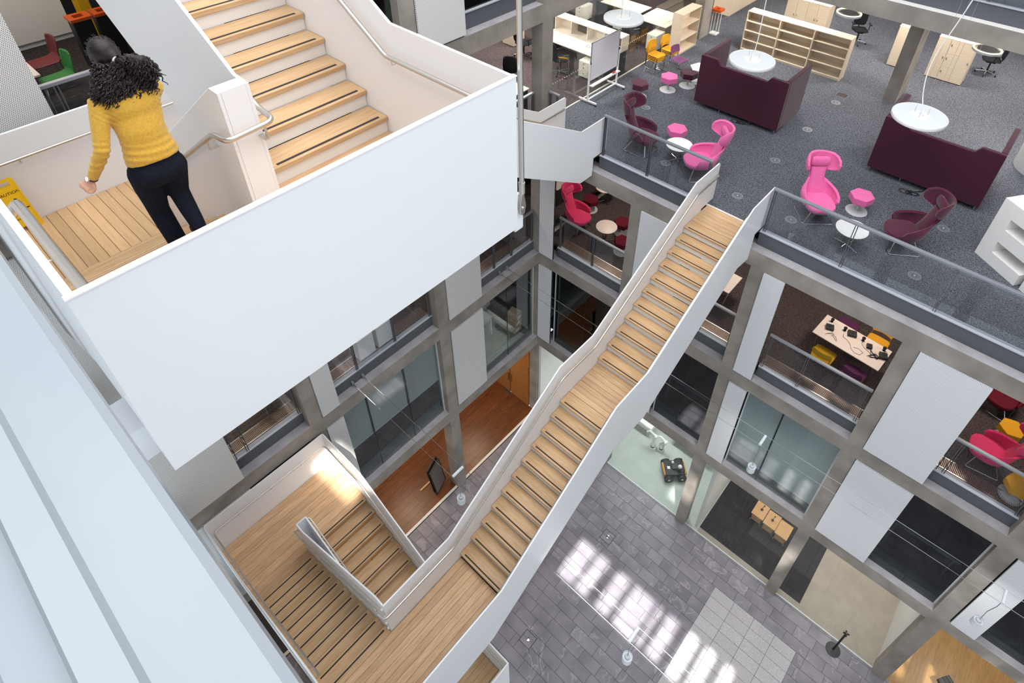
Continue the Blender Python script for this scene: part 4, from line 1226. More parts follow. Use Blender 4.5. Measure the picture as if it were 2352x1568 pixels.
# pendants
def disc_lamp(label, x, y, z, top=31.0, lit=False):
    t = thing('disc_pendant', label, 'pendant lamp', (x, y, z), 0, 'round pendant lamps')
    if not lit:
        MB().lathe([(0.53, -0.075), (0.53, 0.004), (0.01, 0.004)], n=56).build('disc', 'lamp_white', t, smooth=True)
        MB().lathe([(0.53, -0.075), (0.55, -0.075), (0.557, -0.065), (0.557, 0.0), (0.55, 0.014), (0.535, 0.014), (0.532, 0.004), (0.532, -0.074)], n=56, caps=False).build('rim', 'white_edge', t, smooth=True)
        r = MB().lathe([(0.20, 0.004), (0.20, 0.02), (0.01, 0.02)], n=36).build('canopy_plate', 'white_edge', t, smooth=True)
        for i in range(3):
            a = 2 * PI * i / 3 + 0.6
            MB().tube([(0.15 * math.cos(a), 0.15 * math.sin(a), 0.02), (0.15 * math.cos(a), 0.15 * math.sin(a), 0.16)], 0.006, 6).build('gripper', 'steel', t)
            MB().tube([(0.15 * math.cos(a), 0.15 * math.sin(a), 0.02), (0.15 * math.cos(a), 0.15 * math.sin(a), top - z)], 0.0025, 5).build('suspension_wire', 'steel', t)
    else:
        MB().lathe([(0.30, -0.06), (0.33, -0.05), (0.33, 0.0), (0.30, 0.0), (0.30, -0.06)], n=48, caps=False).build('drum_ring', 'white_edge', t, smooth=True)
        MB().lathe([(0.318, 0.0), (0.325, 0.012), (0.285, 0.012), (0.28, 0.0), (0.318, 0.0)], n=48, caps=False).build('light_ring', 'lamp_ring', t, smooth=True)
        MB().lathe([(0.22, -0.03), (0.22, 0.006), (0.01, 0.006)], n=40).build('centre_disc', 'rail_grey', t, smooth=True)
        for i in range(3):
            a = 2 * PI * i / 3
            MB().tube([(0.25 * math.cos(a), 0.25 * math.sin(a), 0.0), (0.25 * math.cos(a), 0.25 * math.sin(a), top - z)], 0.0025, 5).build('suspension_wire', 'steel', t)
    return t
d1 = disc_lamp('white disc pendant hanging over the whiteboard corner', 0.25, 3.14, 14.85)
d2 = disc_lamp('white disc pendant hanging over the sofa by the bookcase', 4.11, 3.12, 14.85)
d3 = disc_lamp('white disc pendant hanging over the sofa by the white drum', 8.02, 3.06, 14.85)
for d, pts in ((d1, [(0, 0, 0.02), (-0.06, 0.03, 0.4), (-0.1, 0.1, 1.2), (-0.1, 0.2, 3.5), (0, 0.2, 16.1)]),
               (d2, [(0, 0, 0.02), (0.02, 0.02, 0.5), (-0.02, 0.04, 1.5), (-0.05, 0.05, 4.0), (-0.05, 0.05, 16.1)]),
               (d3, [(0.08, -0.02, 0.02), (-0.08, 0.0, 0.35), (-0.19, 0.02, 0.8), (-0.20, 0.05, 1.3), (-0.02, 0.1, 2.2), (0.15, 0.15, 3.4), (0.4, 0.2, 6.0), (0.7, 0.2, 16.1)])):
    MB().tube(rounded(pts, 0.4, 5), 0.011, 8).build('flex', 'white_edge', d, smooth=True)
disc_lamp('lit ring pendant under the gallery above the far cabinet', 5.0, 6.85, 15.2, 15.56, lit=True)
disc_lamp('lit ring pendant under the gallery beside the black office chair', 8.36, 6.86, 15.2, 15.56, lit=True)

# bookcases, cabinets, desks
shelf_unit('long three bay birch bookcase behind the sofa', 1.46, 4.86, 8.66, 9.08, Z3, 1.38, 3, 3, '-y')
shelf_unit('tall narrow birch shelf unit beside the concrete column', -0.22, 0.16, 6.76, 7.92, Z3, 1.42, 1, 2, '+x', name='bookcase')
cabinet('birch cupboard standing behind the long bookcase', 1.75, 3.25, 11.25, 11.75, Z3, 1.25, 4)
cabinet('narrow birch locker beside the gallery column', 5.57, 6.15, 10.96, 11.4, Z3, 1.35, 1)
cabinet('birch cupboard with drawers right of the gallery column', 6.74, 7.80, 10.98, 11.45, Z3, 1.35, 3, split={1: 3})
t = thing('storage_wall', 'run of pale tall cupboards along the far passage', 'cabinet', (-0.55, 11.1, Z3))
bx(-0.4, 0.3, 0, 3.6, 0.0, 1.9).build('body', 'birch', t)
for i in range(4): bx(0.3, 0.318, 0.004 + i * 0.9, 0.896 + i * 0.9, 0.03, 1.87).build('door', 'birch', t)
t = thing('recycling_bin', 'clear recycling bin with an orange lid behind the concrete column', 'bin', (0.12, 9.28, Z3))
bx(-0.14, 0.14, -0.14, 0.14, 0, 0.04).build('base', 'white_laminate', t)
MB().prism([(-0.10, -0.10), (0.10, -0.10), (0.10, 0.10), (-0.10, 0.10)], 'z', 0.04, 0.84).build('frame_bag', 'glass_clear', t)
for s in (-1, 1):
    for q in (-1, 1): MB().tube([(s * 0.11, q * 0.11, 0.04), (s * 0.11, q * 0.11, 0.84)], 0.01, 6).build('post', 'white_laminate', t)
f = MB()
for s in (-1, 1): f.box(-0.17, 0.17, s * 0.12 - 0.05, s * 0.12 + 0.05, 0.84, 0.92); f.box(s * 0.12 - 0.05, s * 0.12 + 0.05, -0.07, 0.07, 0.84, 0.92)
f.build('lid', 'orange_plastic', t)

def desk(label, x0, x1, y0, y1, zf, h=0.73, top='desk_white', hutch=None, ped=None):
    t = thing('office_desk', label, 'desk', (x0, y0, zf))
    W, D = x1 - x0, y1 - y0
    bx(0, W, 0, D, h - 0.03, h).build('desk_top', top, t, bevel=0.005, seg=1)
    for a in (0.03, W - 0.06): bx(a, a + 0.03, 0.03, D - 0.03, 0, h - 0.03).build('leg_panel', 'dark_metal', t)
    if hutch:
        y0h, hh = hutch
        bx(0, W, D - 0.40, D, h + hh - 0.025, h + hh).build('hutch_top', top, t)
        n = 4
        for i in range(n + 1):
            p = i * (W - 0.025) / n
            bx(p, p + 0.025, D - 0.38, D, h, h + hh - 0.025).build('hutch_upright', top, t)
        for i in range(n):
            p, q = i * (W - 0.025) / n + 0.025, (i + 1) * (W - 0.025) / n
            bx(p, q, D - 0.02, D, h, h + hh - 0.025).build('hutch_back', 'interior_mid' if i % 2 else top, t)
    return t
def pedestal(label, x, y, zf, rz=0.0, m_='warm_white', h=0.58):
    t = thing('drawer_pedestal', label, 'cabinet', (x, y, zf), rz, 'drawer pedestals')
    bx(-0.19, 0.19, -0.26, 0.26, 0.05, h).build('body', m_, t, bevel=0.006, seg=1)
    for i, (z0, z1) in enumerate(((0.06, 0.30), (0.305, 0.43), (0.435, h - 0.01))):
        d = bx(-0.185, 0.185, -0.28, -0.262, z0, z1).build('drawer_front', m_, t)
        MB().cbox((0.0, -0.285, (z0 + z1) / 2), 0.03, 0.012, 0.03).build('knob', 'dark_metal', d)
    for s in (-1, 1):
        for q in (-1, 1): MB().tube([(s * 0.15, q * 0.2, 0.0), (s * 0.15, q * 0.2, 0.06)], 0.02, 8).build('castor', 'black', t)
    return t
desk('long white desk with a shelf hutch behind the glass wall', -3.25, -0.55, 3.55, 4.78, Z3, hutch=(0, 0.46))
pedestal('white drawer pedestal under the desk behind the whiteboard', -1.18, 3.62, Z3)
pedestal('white drawer pedestal at the end of the hutch desk', -0.85, 4.40, Z3, 0)
desk('white desk near the shelf unit behind the glass wall', -1.75, -0.55, 7.0, 8.3, Z3)
pedestal('white drawer pedestal beside the shelf unit behind glass', -0.75, 6.75, Z3)
desk('white desk far behind the disc pendant', -3.6, -1.9, 7.4, 8.2, Z3)
pedestal('white drawer pedestal in the far office row', -2.6, 7.4, Z3)
pedestal('white drawer pedestal in the far corner of the office', -4.1, 7.1, Z3)
desk('white desk behind the corner column beside the balustrade', -2.1, -1.08, -0.55, 0.72, Z3)
office_chair('black office chair at the hutch desk beside the column', (-1.95, 3.15, Z3), face(0.3, 1))
office_chair('black office chair seen left of the corner column', (-3.6, 3.25, Z3), face(0.2, 1))
office_chair('black office chair at the desk beside the tension rod', (-2.22, 1.05, Z3), face(0.6, -1))
office_chair('dark office chair behind the hutch desk', (-2.5, 5.6, Z3), face(0, -1))
office_chair('black office chair behind the disc pendant', (-1.5, 6.35, Z3), face(0.3, 1))
office_chair('black office chair in the far office row', (-3.0, 6.9, Z3), face(0.3, 1))
office_chair('black office chair beside the drawer cupboard under the ring pendant', (8.2, 12.5, Z3), face(-1, -0.3))
office_chair('black office chair in front of the far cupboard under the gallery', (4.2, 12.0, Z3), face(0.6, -1))
cabinet('pale cupboard standing left of the corner column in the office', -4.85, -4.35, 3.55, 4.1, Z3, 0.9, 1)
# headphones on desk
o = MB().tube([(-1.55 + 0.07 * math.cos(a), 4.02 + 0.07 * math.sin(a), Z3 + 0.745) for a in [i * 0.4 for i in range(12)]] + [(-1.42, 3.98, Z3 + 0.74), (-1.34, 3.96, Z3 + 0.74)], 0.006, 6).build('headset', 'dark_metal', None)
tag(o, 'dark headset lying on the hutch desk', 'headset')

# mobile whiteboard
t = thing('whiteboard', 'mobile whiteboard on a white wheeled frame in front of the glass wall', 'whiteboard', (-0.115, 2.2, Z3))
for yy in (0.0, 1.42):
    MB().box(-0.022, 0.022, yy - 0.022, yy + 0.022, 0.09, 1.30).build('post', 'white_laminate', t)
    ft = MB().cbox((0, yy, 0.09), 0.64, 0.045, 0.045).build('foot', 'white_laminate', t)
    for s in (-1, 1): MB().lathe([(0.035, -0.012), (0.035, 0.012)], n=14).build('castor', 'dark_metal', ft)
for o in t.children:
    if o.name.startswith('foot'):
        ys_ = o.data.vertices[0].co.y + 0.0225
        for i, c in enumerate(o.children):
            c.rotation_euler = (PI / 2, 0, 0); c.location = ((-0.29, 0.29)[i], ys_, 0.035)
MB().box(-0.02, 0.02, 0.0, 1.42, 0.10, 0.14).build('cross_bar', 'white_laminate', t)
MB().box(-0.008, 0.008, 0.05, 1.37, 0.72, 1.86).build('board', 'whiteboard', t)
f = MB()
for z0, z1 in ((0.70, 0.72), (1.86, 1.88)): f.box(-0.012, 0.012, 0.03, 1.39, z0, z1)
for y0, y1 in ((0.03, 0.05), (1.37, 1.39)): f.box(-0.012, 0.012, y0, y1, 0.70, 1.88)
f.build('board_frame', 'rail_grey', t)
for yy in (0.0, 1.42): MB().cbox((0.0, yy + (0.02 if yy == 0 else -0.02), 1.27), 0.05, 0.05, 0.06).build('pivot', 'black', t)
MB().box(0.02, 0.13, 0.02, 1.40, 0.56, 0.585).build('pen_tray', 'white_laminate', t)
o = MB().cbox((-0.05, 3.35, Z3 + 0.608), 0.05, 0.13, 0.04).build('board_eraser', 'red_eraser', None, bevel=0.006); tag(o, 'red board eraser lying on the whiteboard tray', 'eraser')

# stacked yellow chairs and the purple one
for i in range(4):
    stack_chair(('lowest', 'second lowest', 'second highest', 'topmost')[i] + ' yellow chair of the front stack of four beside the glass wall', 'cloth_yellow', (0.16 + 0.012 * i, 5.28, Z3 + 0.052 * i), face(1, -0.1), 'yellow chairs in the front stack')
for i in range(3):
    stack_chair(('lowest', 'middle', 'topmost')[i] + ' yellow chair of the rear stack of three against the shelf unit', 'cloth_yellow', (0.22 + 0.012 * i, 6.02, Z3 + 0.052 * i), face(1, -0.1), 'yellow chairs in the rear stack')
stack_chair('purple stacking chair beside the yellow stacks', 'cloth_purple', (0.76, 5.75, Z3), face(1, -0.15))
# brochure stand behind the glass
t = thing('brochure_stand', 'folding wire brochure stand with a yellow leaflet behind the glass wall', 'brochure stand', (-1.25, 2.45, Z3), 0.5)
for s in (-1, 1):
    MB().tube([(s * 0.14, -0.12, 0.0), (s * 0.14, 0.12, 0.35), (s * 0.14, -0.12, 0.62), (s * 0.14, 0.08, 0.95)], 0.007, 6).build('zigzag_side', 'chrome', t)
    MB().tube([(s * 0.14, 0.12, 0.0), (s * 0.14, -0.12, 0.35), (s * 0.14, 0.12, 0.62), (s * 0.14, -0.08, 0.95)], 0.007, 6).build('zigzag_side', 'chrome', t)
for z in (0.02, 0.35, 0.62, 0.95): MB().tube([(-0.14, -0.12 if z < 0.9 else 0.08, z), (0.14, -0.12 if z < 0.9 else 0.08, z)], 0.006, 6).build('cross_wire', 'chrome', t)
o = MB().cbox((-1.27, 2.43, Z3 + 0.98), 0.26, 0.012, 0.20, 0.5, 0.9).build('leaflet', 'poster', None); tag(o, 'yellow printed leaflet on top of the brochure stand', 'leaflet')
o = MB().cbox((-1.20, 2.38, Z3 + 0.38), 0.24, 0.012, 0.20, 0.5, 0.9).build('magazine', 'magazine', None); tag(o, 'pink magazine low in the brochure stand', 'magazine')

# big white letter block and drum at the lounge edge
u = Vector((0.817, -0.576, 0)); ang = math.atan2(u.y, u.x)
def letter(label, poly_sets, loc, name):
    t = thing(name, label, 'letter block', loc, ang, 'large white letter blocks')
    for nm, p in poly_sets: bx(*p).build(nm, 'white_laminate', t, bevel=0.004, seg=1)
    return t
letter('large white freestanding letter E at the lounge balustrade', [('stem', (0.0, 0.32, 0, 0.62, 0, 1.5)), ('bar', (0.318, 1.05, 0, 0.62, 0, 0.29)), ('bar', (0.318, 0.98, 0, 0.62, 0.57, 0.89)), ('bar', (0.318, 1.05, 0, 0.62, 1.16, 1.5)), ('inner_web', (0.318, 0.95, 0.60, 0.62, 0.28, 1.17))], (10.11, 2.76, Z3), 'letter_block')
letter('large white freestanding letter beside the letter E', [('stem', (0.0, 0.32, 0, 0.62, 0, 1.5)), ('bar', (0.318, 1.0, 0, 0.62, 0, 0.30))], (11.07, 2.13, Z3), 'letter_block')
t = thing('white_drum', 'tall white cylindrical drum beside the maroon sofa', 'drum', (10.62, 7.35, Z3))
MB().lathe([(0.63, 0.0), (0.64, 0.02), (0.64, 1.05), (0.62, 1.07)], n=48).build('drum_wall', 'white_laminate', t, smooth=True)
MB().lathe([(0.60, 1.07), (0.60, 1.09), (0.02, 1.09)], n=48).build('drum_top', 'white_laminate', t, smooth=True)

# ------------------------------------------------------------------ second floor
wing_chair('crimson wing chair behind the second floor balustrade near the corner', 'cloth_crimson', 'cloth_crimson', (0.36, 1.45, Z2), face(1, -0.1))
round_table('round pale table beside the crimson wing chair', (1.46, 1.48, Z2), 0.1, 0.6, 0.33, 'pale_table')
round_table('round pale table partly hidden by the concrete beam', (0.22, 3.1, Z2), 0.3, 0.6, 0.33, 'pale_table')
hex_stool('maroon hexagonal stool behind the crimson wing chair', 'cloth_red_dark', (0.14, 2.42, Z2), 0.1)
hex_stool('dark red hexagonal stool beside the pale round table', 'cloth_red_dark', (1.60, 2.15, Z2), 0.3)
hex_stool('dark red hexagonal stool half hidden by the concrete column', 'cloth_red_dark', (2.12, 1.42, Z2), 0.2)
desk('white desk behind the crimson wing chair', -2.4, -0.75, 1.75, 3.2, Z2)
desk('white desk under the corner on the second floor', -3.2, -1.6, -1.6, -0.3, Z2)
pedestal('white drawer pedestal on the second floor beside the corner balustrade', -1.1, -2.0, Z2, 0.0)
office_chair('dark office chair on the second floor beside the corner balustrade', (-1.3, -0.6, Z2), face(-1, 0.2))
# meeting table with conference devices
t = thing('meeting_table', 'long pale meeting table with four black devices on it', 'table', (8.80, 1.90, Z2), math.atan2(-0.128, 1.69))
bx(-0.845, 0.845, -0.42, 0.42, 0.70, 0.725).build('table_top', 'pale_table', t, bevel=0.004, seg=1)
for a in (-0.7, 0.7):
    for q in (-0.34, 0.34):
        MB().tube([(a, q, 0.0), (a, q, 0.70)], 0.02, 10).build('leg', 'chrome', t, smooth=True)
for x, y, w, d, lab in ((8.21, 1.95, 0.19, 0.17, 'black box device with a lens at the free end of the meeting table'), (8.72, 2.12, 0.21, 0.18, 'black box device in the middle of the meeting table'),
                  (9.19, 2.0, 0.13, 0.13, 'small black speaker cube on the meeting table'), (9.55, 1.92, 0.19, 0.19, 'black box device among tangled cables on the meeting table')):
    k = thing('conference_device', lab, 'electronic device', (x, y, Z2 + 0.727), 0.35, 'devices on the meeting table')
    bx(-w / 2, w / 2, -d / 2, d / 2, 0, 0.075).build('case', 'dark_metal', k, bevel=0.008)
    MB().lathe([(0.04, 0.075), (0.04, 0.082), (0.025, 0.084)], n=18).build('dial', 'black', k)
    bx(-w / 2 + 0.02, w / 2 - 0.02, -d / 2 - 0.003, -d / 2, 0.02, 0.05).build('screen', 'black', k)
for i, (x, y, lab) in enumerate(((8.17, 2.21, 'behind the free-end device'), (8.53, 2.14, 'beside the middle device'), (9.0, 2.12, 'beside the speaker cube'), (9.5, 2.15, 'behind the device with tangled cables'))):
    k = thing('microphone', 'small round black microphone ' + lab, 'microphone', (x, y, Z2 + 0.727), 0, 'microphones on the meeting table')
    MB().lathe([(0.035, 0), (0.035, 0.01), (0.012, 0.015), (0.012, 0.05)], n=16).build('stand', 'black', k)
    MB().ball((0, 0, 0.085), 0.045).build('head', 'black', k, smooth=True)
ZT = Z2 + 0.731
cable('thin dark cable looped beside the free-end device', [(8.25 + 0.12 * math.cos(i * 0.55) + 0.012 * i, 1.78 - 0.02 * i * 0.3 + 0.07 * math.sin(i * 0.9), ZT) for i in range(18)], 0.004, name='device_cable')
cable('thin dark cable running from the middle device along the table', [(8.55, 2.0, ZT), (8.58, 1.9, ZT), (8.70, 1.86, ZT), (8.80, 1.78, ZT), (8.86, 1.66, ZT), (8.98, 1.58, ZT), (9.10, 1.60, ZT), (9.14, 1.72, ZT), (9.02, 1.78, ZT), (8.90, 1.74, ZT)], 0.004, name='device_cable')
cable('tangled dark cables in front of the end device', [(9.38 + 0.14 * math.cos(i * 1.7), 1.80 + 0.12 * math.sin(i * 2.3), ZT + 0.004 * (i % 3)) for i in range(34)], 0.004, name='device_cable')
cable('thin dark cable trailing from the speaker cube', [(9.0, 2.08, ZT), (9.02, 1.98, ZT), (9.10, 1.90, ZT), (9.24, 1.84, ZT), (9.32, 1.80, ZT)], 0.004, name='device_cable')
stack_chair('mustard chair on the balustrade side of the meeting table', 'cloth_mustard', (8.40, 1.27, Z2), face(0.05, 1), sc=1.22)
stack_chair('plum chair on the balustrade side of the meeting table', 'cloth_plum', (9.18, 1.19, Z2), face(0.1, 1), sc=1.22)
stack_chair('plum red chair on the far side of the meeting table', 'cloth_plum', (8.50, 2.66, Z2), face(-0.05, -1), sc=1.22)
stack_chair('mustard chair on the far side of the meeting table', 'cloth_yellow', (9.28, 2.58, Z2), face(-0.05, -1), sc=1.22)
t = thing('meeting_table', 'pale table with a folding chrome leg seen past the long stair', 'table', (5.05, 1.72, Z2))
bx(-0.63, 0.63, -0.40, 0.40, 0.70, 0.725).build('table_top', 'pale_table', t, bevel=0.004, seg=1)
for a in (-0.5, 0.5):
    for q in (-1, 1): MB().tube([(a, q * 0.3, 0.01), (a, -q * 0.3, 0.70)], 0.014, 8).build('leg', 'chrome', t, smooth=True)
t = thing('high_back_sofa', 'dark sofa in the shadow behind the meeting table', 'sofa', (7.9, 4.2, Z2))
bx(0, 2.0, 0, 0.14, 0.12, 1.1).build('back_screen', 'cloth_red_dark', t, bevel=0.03)
bx(0, 2.0, 0.14, 0.8, 0.12, 0.45).build('seat_cushion', 'cloth_red_dark', t, bevel=0.03)
for a in (0.1, 1.9): MB().tube([(a, 0.1, 0), (a, 0.1, 0.13)], 0.014, 8).build('leg', 'chrome', t)
# right-hand bay
wing_chair('crimson wing chair between yellow hexagonal stools on the second floor', 'cloth_crimson', 'cloth_crimson', (12.22, 1.18, Z2), face(-1, -0.12))
wing_chair('dark red wing chair deep in the bay with the yellow stools', 'cloth_red_dark', 'cloth_red_dark', (12.1, 3.0, Z2), face(-0.2, -1))
hex_stool('yellow hexagonal stool behind the crimson wing chair', 'cloth_yellow', (12.45, 2.12, Z2), 0.3)
hex_stool('yellow hexagonal stool close to the balustrade glass', 'cloth_yellow', (12.86, 0.72, Z2), 0.1)
# left facade second floor: two white cabinets
for i, (yy, lab) in enumerate(((-6.20, 'white low cabinet on the grille next to the balustrade post'), (-5.62, 'white low cabinet nearer the sunlit column'))):
    t = thing('low_cabinet', lab, 'cabinet', (-0.62, yy, Z2), 0, 'low white cabinets on the grille')
    bx(-0.22, 0.22, -0.24, 0.24, 0.02, 0.76).build('body', 'white_laminate', t, bevel=0.006, seg=1)
    bx(0.221, 0.238, -0.235, 0.235, 0.04, 0.75).build('door', 'white_laminate', t)
t = thing('lounge_chair', 'dim red chair on wire legs behind the lower grille', 'chair', (-1.1, -8.75, Z2), 0.6)
MB().loft([((0, y, 0.45), (0.27 * k, 0, 0), (0, 0, 0.05)) for y, k in ((-0.25, 0.7), (-0.1, 1), (0.15, 1), (0.27, 0.7))], 18).build('seat', 'cloth_red_dark', t, smooth=True)
MB().loft([((0, -0.24 - (z - 0.5) * 0.2, z), (w, 0, 0), (0, 0.03, 0)) for z, w in ((0.5, 0.24), (0.7, 0.27), (0.85, 0.22))], 16).build('backrest', 'cloth_red_dark', t, smooth=True)
for s in (-1, 1):
    for q in (-1, 1): MB().tube([(s * 0.12, q * 0.12, 0.42), (s * 0.26, q * 0.26, 0.0)], 0.008, 6).build('leg', 'chrome', t)

t = round_table('round pale table on the gallery floor above the lounge', (9.6, 7.6, 16.4), 0.2, 0.7, 0.45, 'pale_table')
# ------------------------------------------------------------------ first-floor laboratory behind the left facade
Z1 = 4.4
t = thing('workbench', 'dark laboratory bench behind the corner glazing', 'bench', (-1.6, -1.75, Z1))
bx(-0.9, 0.6, -0.6, 0.55, 0.84, 0.88).build('bench_top', 'rail_grey', t)
for a in (-0.85, 0.55):
    for q in (-0.55, 0.5): bx(a - 0.025, a + 0.025, q - 0.025, q + 0.025, 0, 0.84).build('leg', 'light_grey', t)
for i, (x, y, z, lab) in enumerate(((-0.62, -0.55, 0.0, 'lowest cardboard box of the pile behind the corner glazing'), (-0.62, -0.55, 0.30, 'middle cardboard box of the pile behind the corner glazing'), (-0.62, -0.52, 0.58, 'topmost cardboard box of the pile behind the corner glazing'))):
    t = thing('cardboard_box', lab, 'box', (x, y, Z1 + z), 0.1 * i, 'cardboard boxes')
    bx(-0.2, 0.2, -0.17, 0.17, 0, 0.29 if i == 0 else 0.27).build('carton', 'cardboard', t, bevel=0.004, seg=1)
    bx(0.2, 0.203, -0.11, 0.06, 0.08, 0.19).build('label_sheet', 'white_laminate', t)
t = thing('desktop_machine', 'white laboratory machine on the bench behind the corner glazing', 'machine', (-1.75, -1.0, Z1))
bx(-0.25, 0.25, -0.2, 0.2, 0.8, 1.15).build('case', 'light_grey', t, bevel=0.02)
bx(-0.3, 0.3, -0.3, 0.3, 0.0, 0.8).build('stand', 'interior_dark', t)
for lab, a, b_, ax in (('grey inner rail behind the dark first floor glazing by the cable pendant', 11.45, 13.05, 'x'), ('grey inner rail behind the dark first floor glazing beside the long stair', 4.75, 6.38, 'x')):
    t = thing('inner_rail', lab, 'rail')
    bx(a, b_, 0.62, 0.68, 5.40, 5.46).build('top_rail', 'rail_grey', t)
    for p in (a + 0.1, b_ - 0.15): bx(p, p + 0.04, 0.63, 0.67, 4.4, 5.40).build('post', 'rail_grey', t)

# ------------------------------------------------------------------ ground floor
t = thing('robot_vehicle', 'black four wheeled robot vehicle with orange bumpers in the laboratory', 'robot', (5.46, 1.42, GZ), face(-0.72, -0.70))
bx(-0.26, 0.26, -0.36, 0.36, 0.13, 0.33).build('chassis', 'dark_metal', t, bevel=0.03)
bx(-0.28, 0.28, -0.33, 0.33, 0.33, 0.36).build('top_plate', 'black', t)
for yy in (-0.385, 0.385): bx(-0.24, 0.24, yy - 0.03, yy + 0.03, 0.22, 0.33).build('bumper', 'robot_yellow', t, bevel=0.01)
for s in (-1, 1):
    for q in (-1, 1):
        w = MB().tube([(s * 0.27, q * 0.24, 0.165), (s * 0.38, q * 0.24, 0.165)], 0.165, 20).build('wheel', 'black', t, smooth=True)
        MB().tube([(s * 0.375, q * 0.24, 0.165), (s * 0.386, q * 0.24, 0.165)], 0.05, 12).build('hub', 'light_grey', w)
MB().tube(rounded([(-0.24, -0.30, 0.36), (-0.24, -0.30, 0.55), (0.24, -0.30, 0.55), (0.24, -0.30, 0.36)], 0.05), 0.012, 8).build('roll_bar', 'black', t, smooth=True)
MB().box(-0.1, 0.1, -0.12, 0.1, 0.36, 0.46).build('sensor_box', 'dark_metal', t, bevel=0.01)
MB().ball((0.12, 0.05, 0.50), 0.05).build('camera_dome', 'white_laminate', t, smooth=True)
MB().lathe([(0.09, 0.36), (0.09, 0.52)], (-0.12, -0.15, 0), 20).build('lidar_mount', 'dark_metal', t, smooth=True)
MB().ball((-0.12, -0.15, 0.60), 0.075).build('antenna_dome', 'white_laminate', t, smooth=True)
bx(-0.05, 0.05, 0.16, 0.26, 0.36, 0.375).build('decal', 'white_laminate', t)
def robot_arm(label, x, y, rz, h, lean):
    t = thing('industrial_robot', label, 'robot', (x, y, GZ), rz, 'white industrial robots')
    bx(-0.11, 0.11, -0.10, 0.10, 0, 0.18).build('pedestal', 'white_laminate', t, bevel=0.02)
    MB().lathe([(0.09, 0.18), (0.09, 0.26)], n=20).build('swivel', 'dark_metal', t, smooth=True)
    MB().lathe([(0.10, 0.26), (0.105, 0.30), (0.10, 0.42), (0.07, 0.46)], n=20).build('shoulder', 'white_laminate', t, smooth=True)
    MB().tube([(0, 0, 0.40), (lean, 0, 0.40 + h * 0.5)], 0.075, 16, r2=0.055).build('upper_arm', 'white_laminate', t, smooth=True)
    MB().ball((lean, 0, 0.40 + h * 0.5), 0.085).build('elbow', 'white_laminate', t, smooth=True)
    MB().tube([(lean, 0, 0.40 + h * 0.5), (lean - 0.22, 0, 0.40 + h * 0.8)], 0.06, 14, r2=0.04).build('forearm', 'white_laminate', t, smooth=True)
    MB().tube([(lean - 0.22, 0, 0.40 + h * 0.8), (lean - 0.34, 0, 0.36 + h * 0.72)], 0.04, 12, r2=0.028).build('wrist', 'white_laminate', t, smooth=True)
robot_arm('taller white robot arm with a raised wrist in the laboratory', 4.36, 1.72, 0.4, 0.85, 0.02)
robot_arm('shorter white robot arm bent forward beside the taller arm', 4.64, 1.86, 0.1, 0.55, 0.12)
for lab, x0, x1, y0, y1 in (('white laboratory bench behind the robot vehicle', 4.75, 6.35, 2.35, 2.95), ('white laboratory bench behind the robot arms', 2.9, 4.05, 2.0, 2.6)):
    t = thing('workbench', lab, 'bench', (x0, y0, GZ))
    W, D = x1 - x0, y1 - y0
    bx(0, W, 0, D, 0.36, 0.62).build('bench_body', 'white_laminate', t, bevel=0.01)
    for a in (0.12, W - 0.15):
        for q in (0.06, D - 0.06): MB().tube([(a, q, 0), (a, q, 0.36)], 0.03, 10).build('leg', 'light_grey', t, smooth=True)
    for i in range(2): bx(0.05 + i * W / 2, W / 2 - 0.05 + i * W / 2, -0.012, 0.0, 0.42, 0.58).build('drawer_front', 'white_laminate', t)
t = thing('ceiling_lamp', 'bright linear laboratory lamp behind the concrete beam', 'lamp', (4.5, 2.1, 3.40))
bx(-1.6, 1.6, -0.06, 0.06, 0, 0.06).build('housing', 'white_laminate', t)
bx(-1.58, 1.58, -0.05, 0.05, -0.012, 0.0).build('tube', 'lamp_tube', t)
area('laboratory_lamp', (4.4, 2.1, 3.35), 3.2, 0.5, 130, (0.93, 1.0, 0.97))
for i, (x, lab) in enumerate(((8.33, 'outer pine bench with a small black lamp in the dark tiled room'), (8.78, 'middle pine bench with a small black lamp in the dark tiled room'), (9.22, 'pine bench next to the concrete column in the dark tiled room'))):
    t = thing('pine_bench', lab, 'bench', (x, 1.72 - 0.05 * i, GZ), 0, 'pine benches')
    bx(0, 0.43, 0, 0.58, 0.41, 0.45).build('bench_top', 'pine', t, bevel=0.006, seg=1)
    for a in (0.02, 0.38): bx(a, a + 0.03, 0.02, 0.56, 0, 0.41).build('side', 'pine', t)
    bx(0.02, 0.41, 0.02, 0.05, 0.1, 0.41).build('apron', 'pine', t)
for i, (x, y, lab) in enumerate(((8.62, 2.05, 'small black gooseneck lamp on the outer pine bench'), (9.05, 1.95, 'small black gooseneck lamp on the middle pine bench'))):
    t = thing('desk_lamp', lab, 'lamp', (x - 0.05, y, GZ + 0.45), 0.3, 'small black lamps')
    MB().lathe([(0.045, 0), (0.045, 0.012), (0.01, 0.016)], n=18).build('foot', 'black', t)
    MB().tube(rounded([(0, 0, 0.01), (0, 0, 0.14), (0.04, 0.05, 0.2)], 0.04), 0.008, 8).build('neck', 'black', t, smooth=True)
    MB().ball((0.04, 0.05, 0.2), 0.025).build('head', 'black', t, smooth=True)
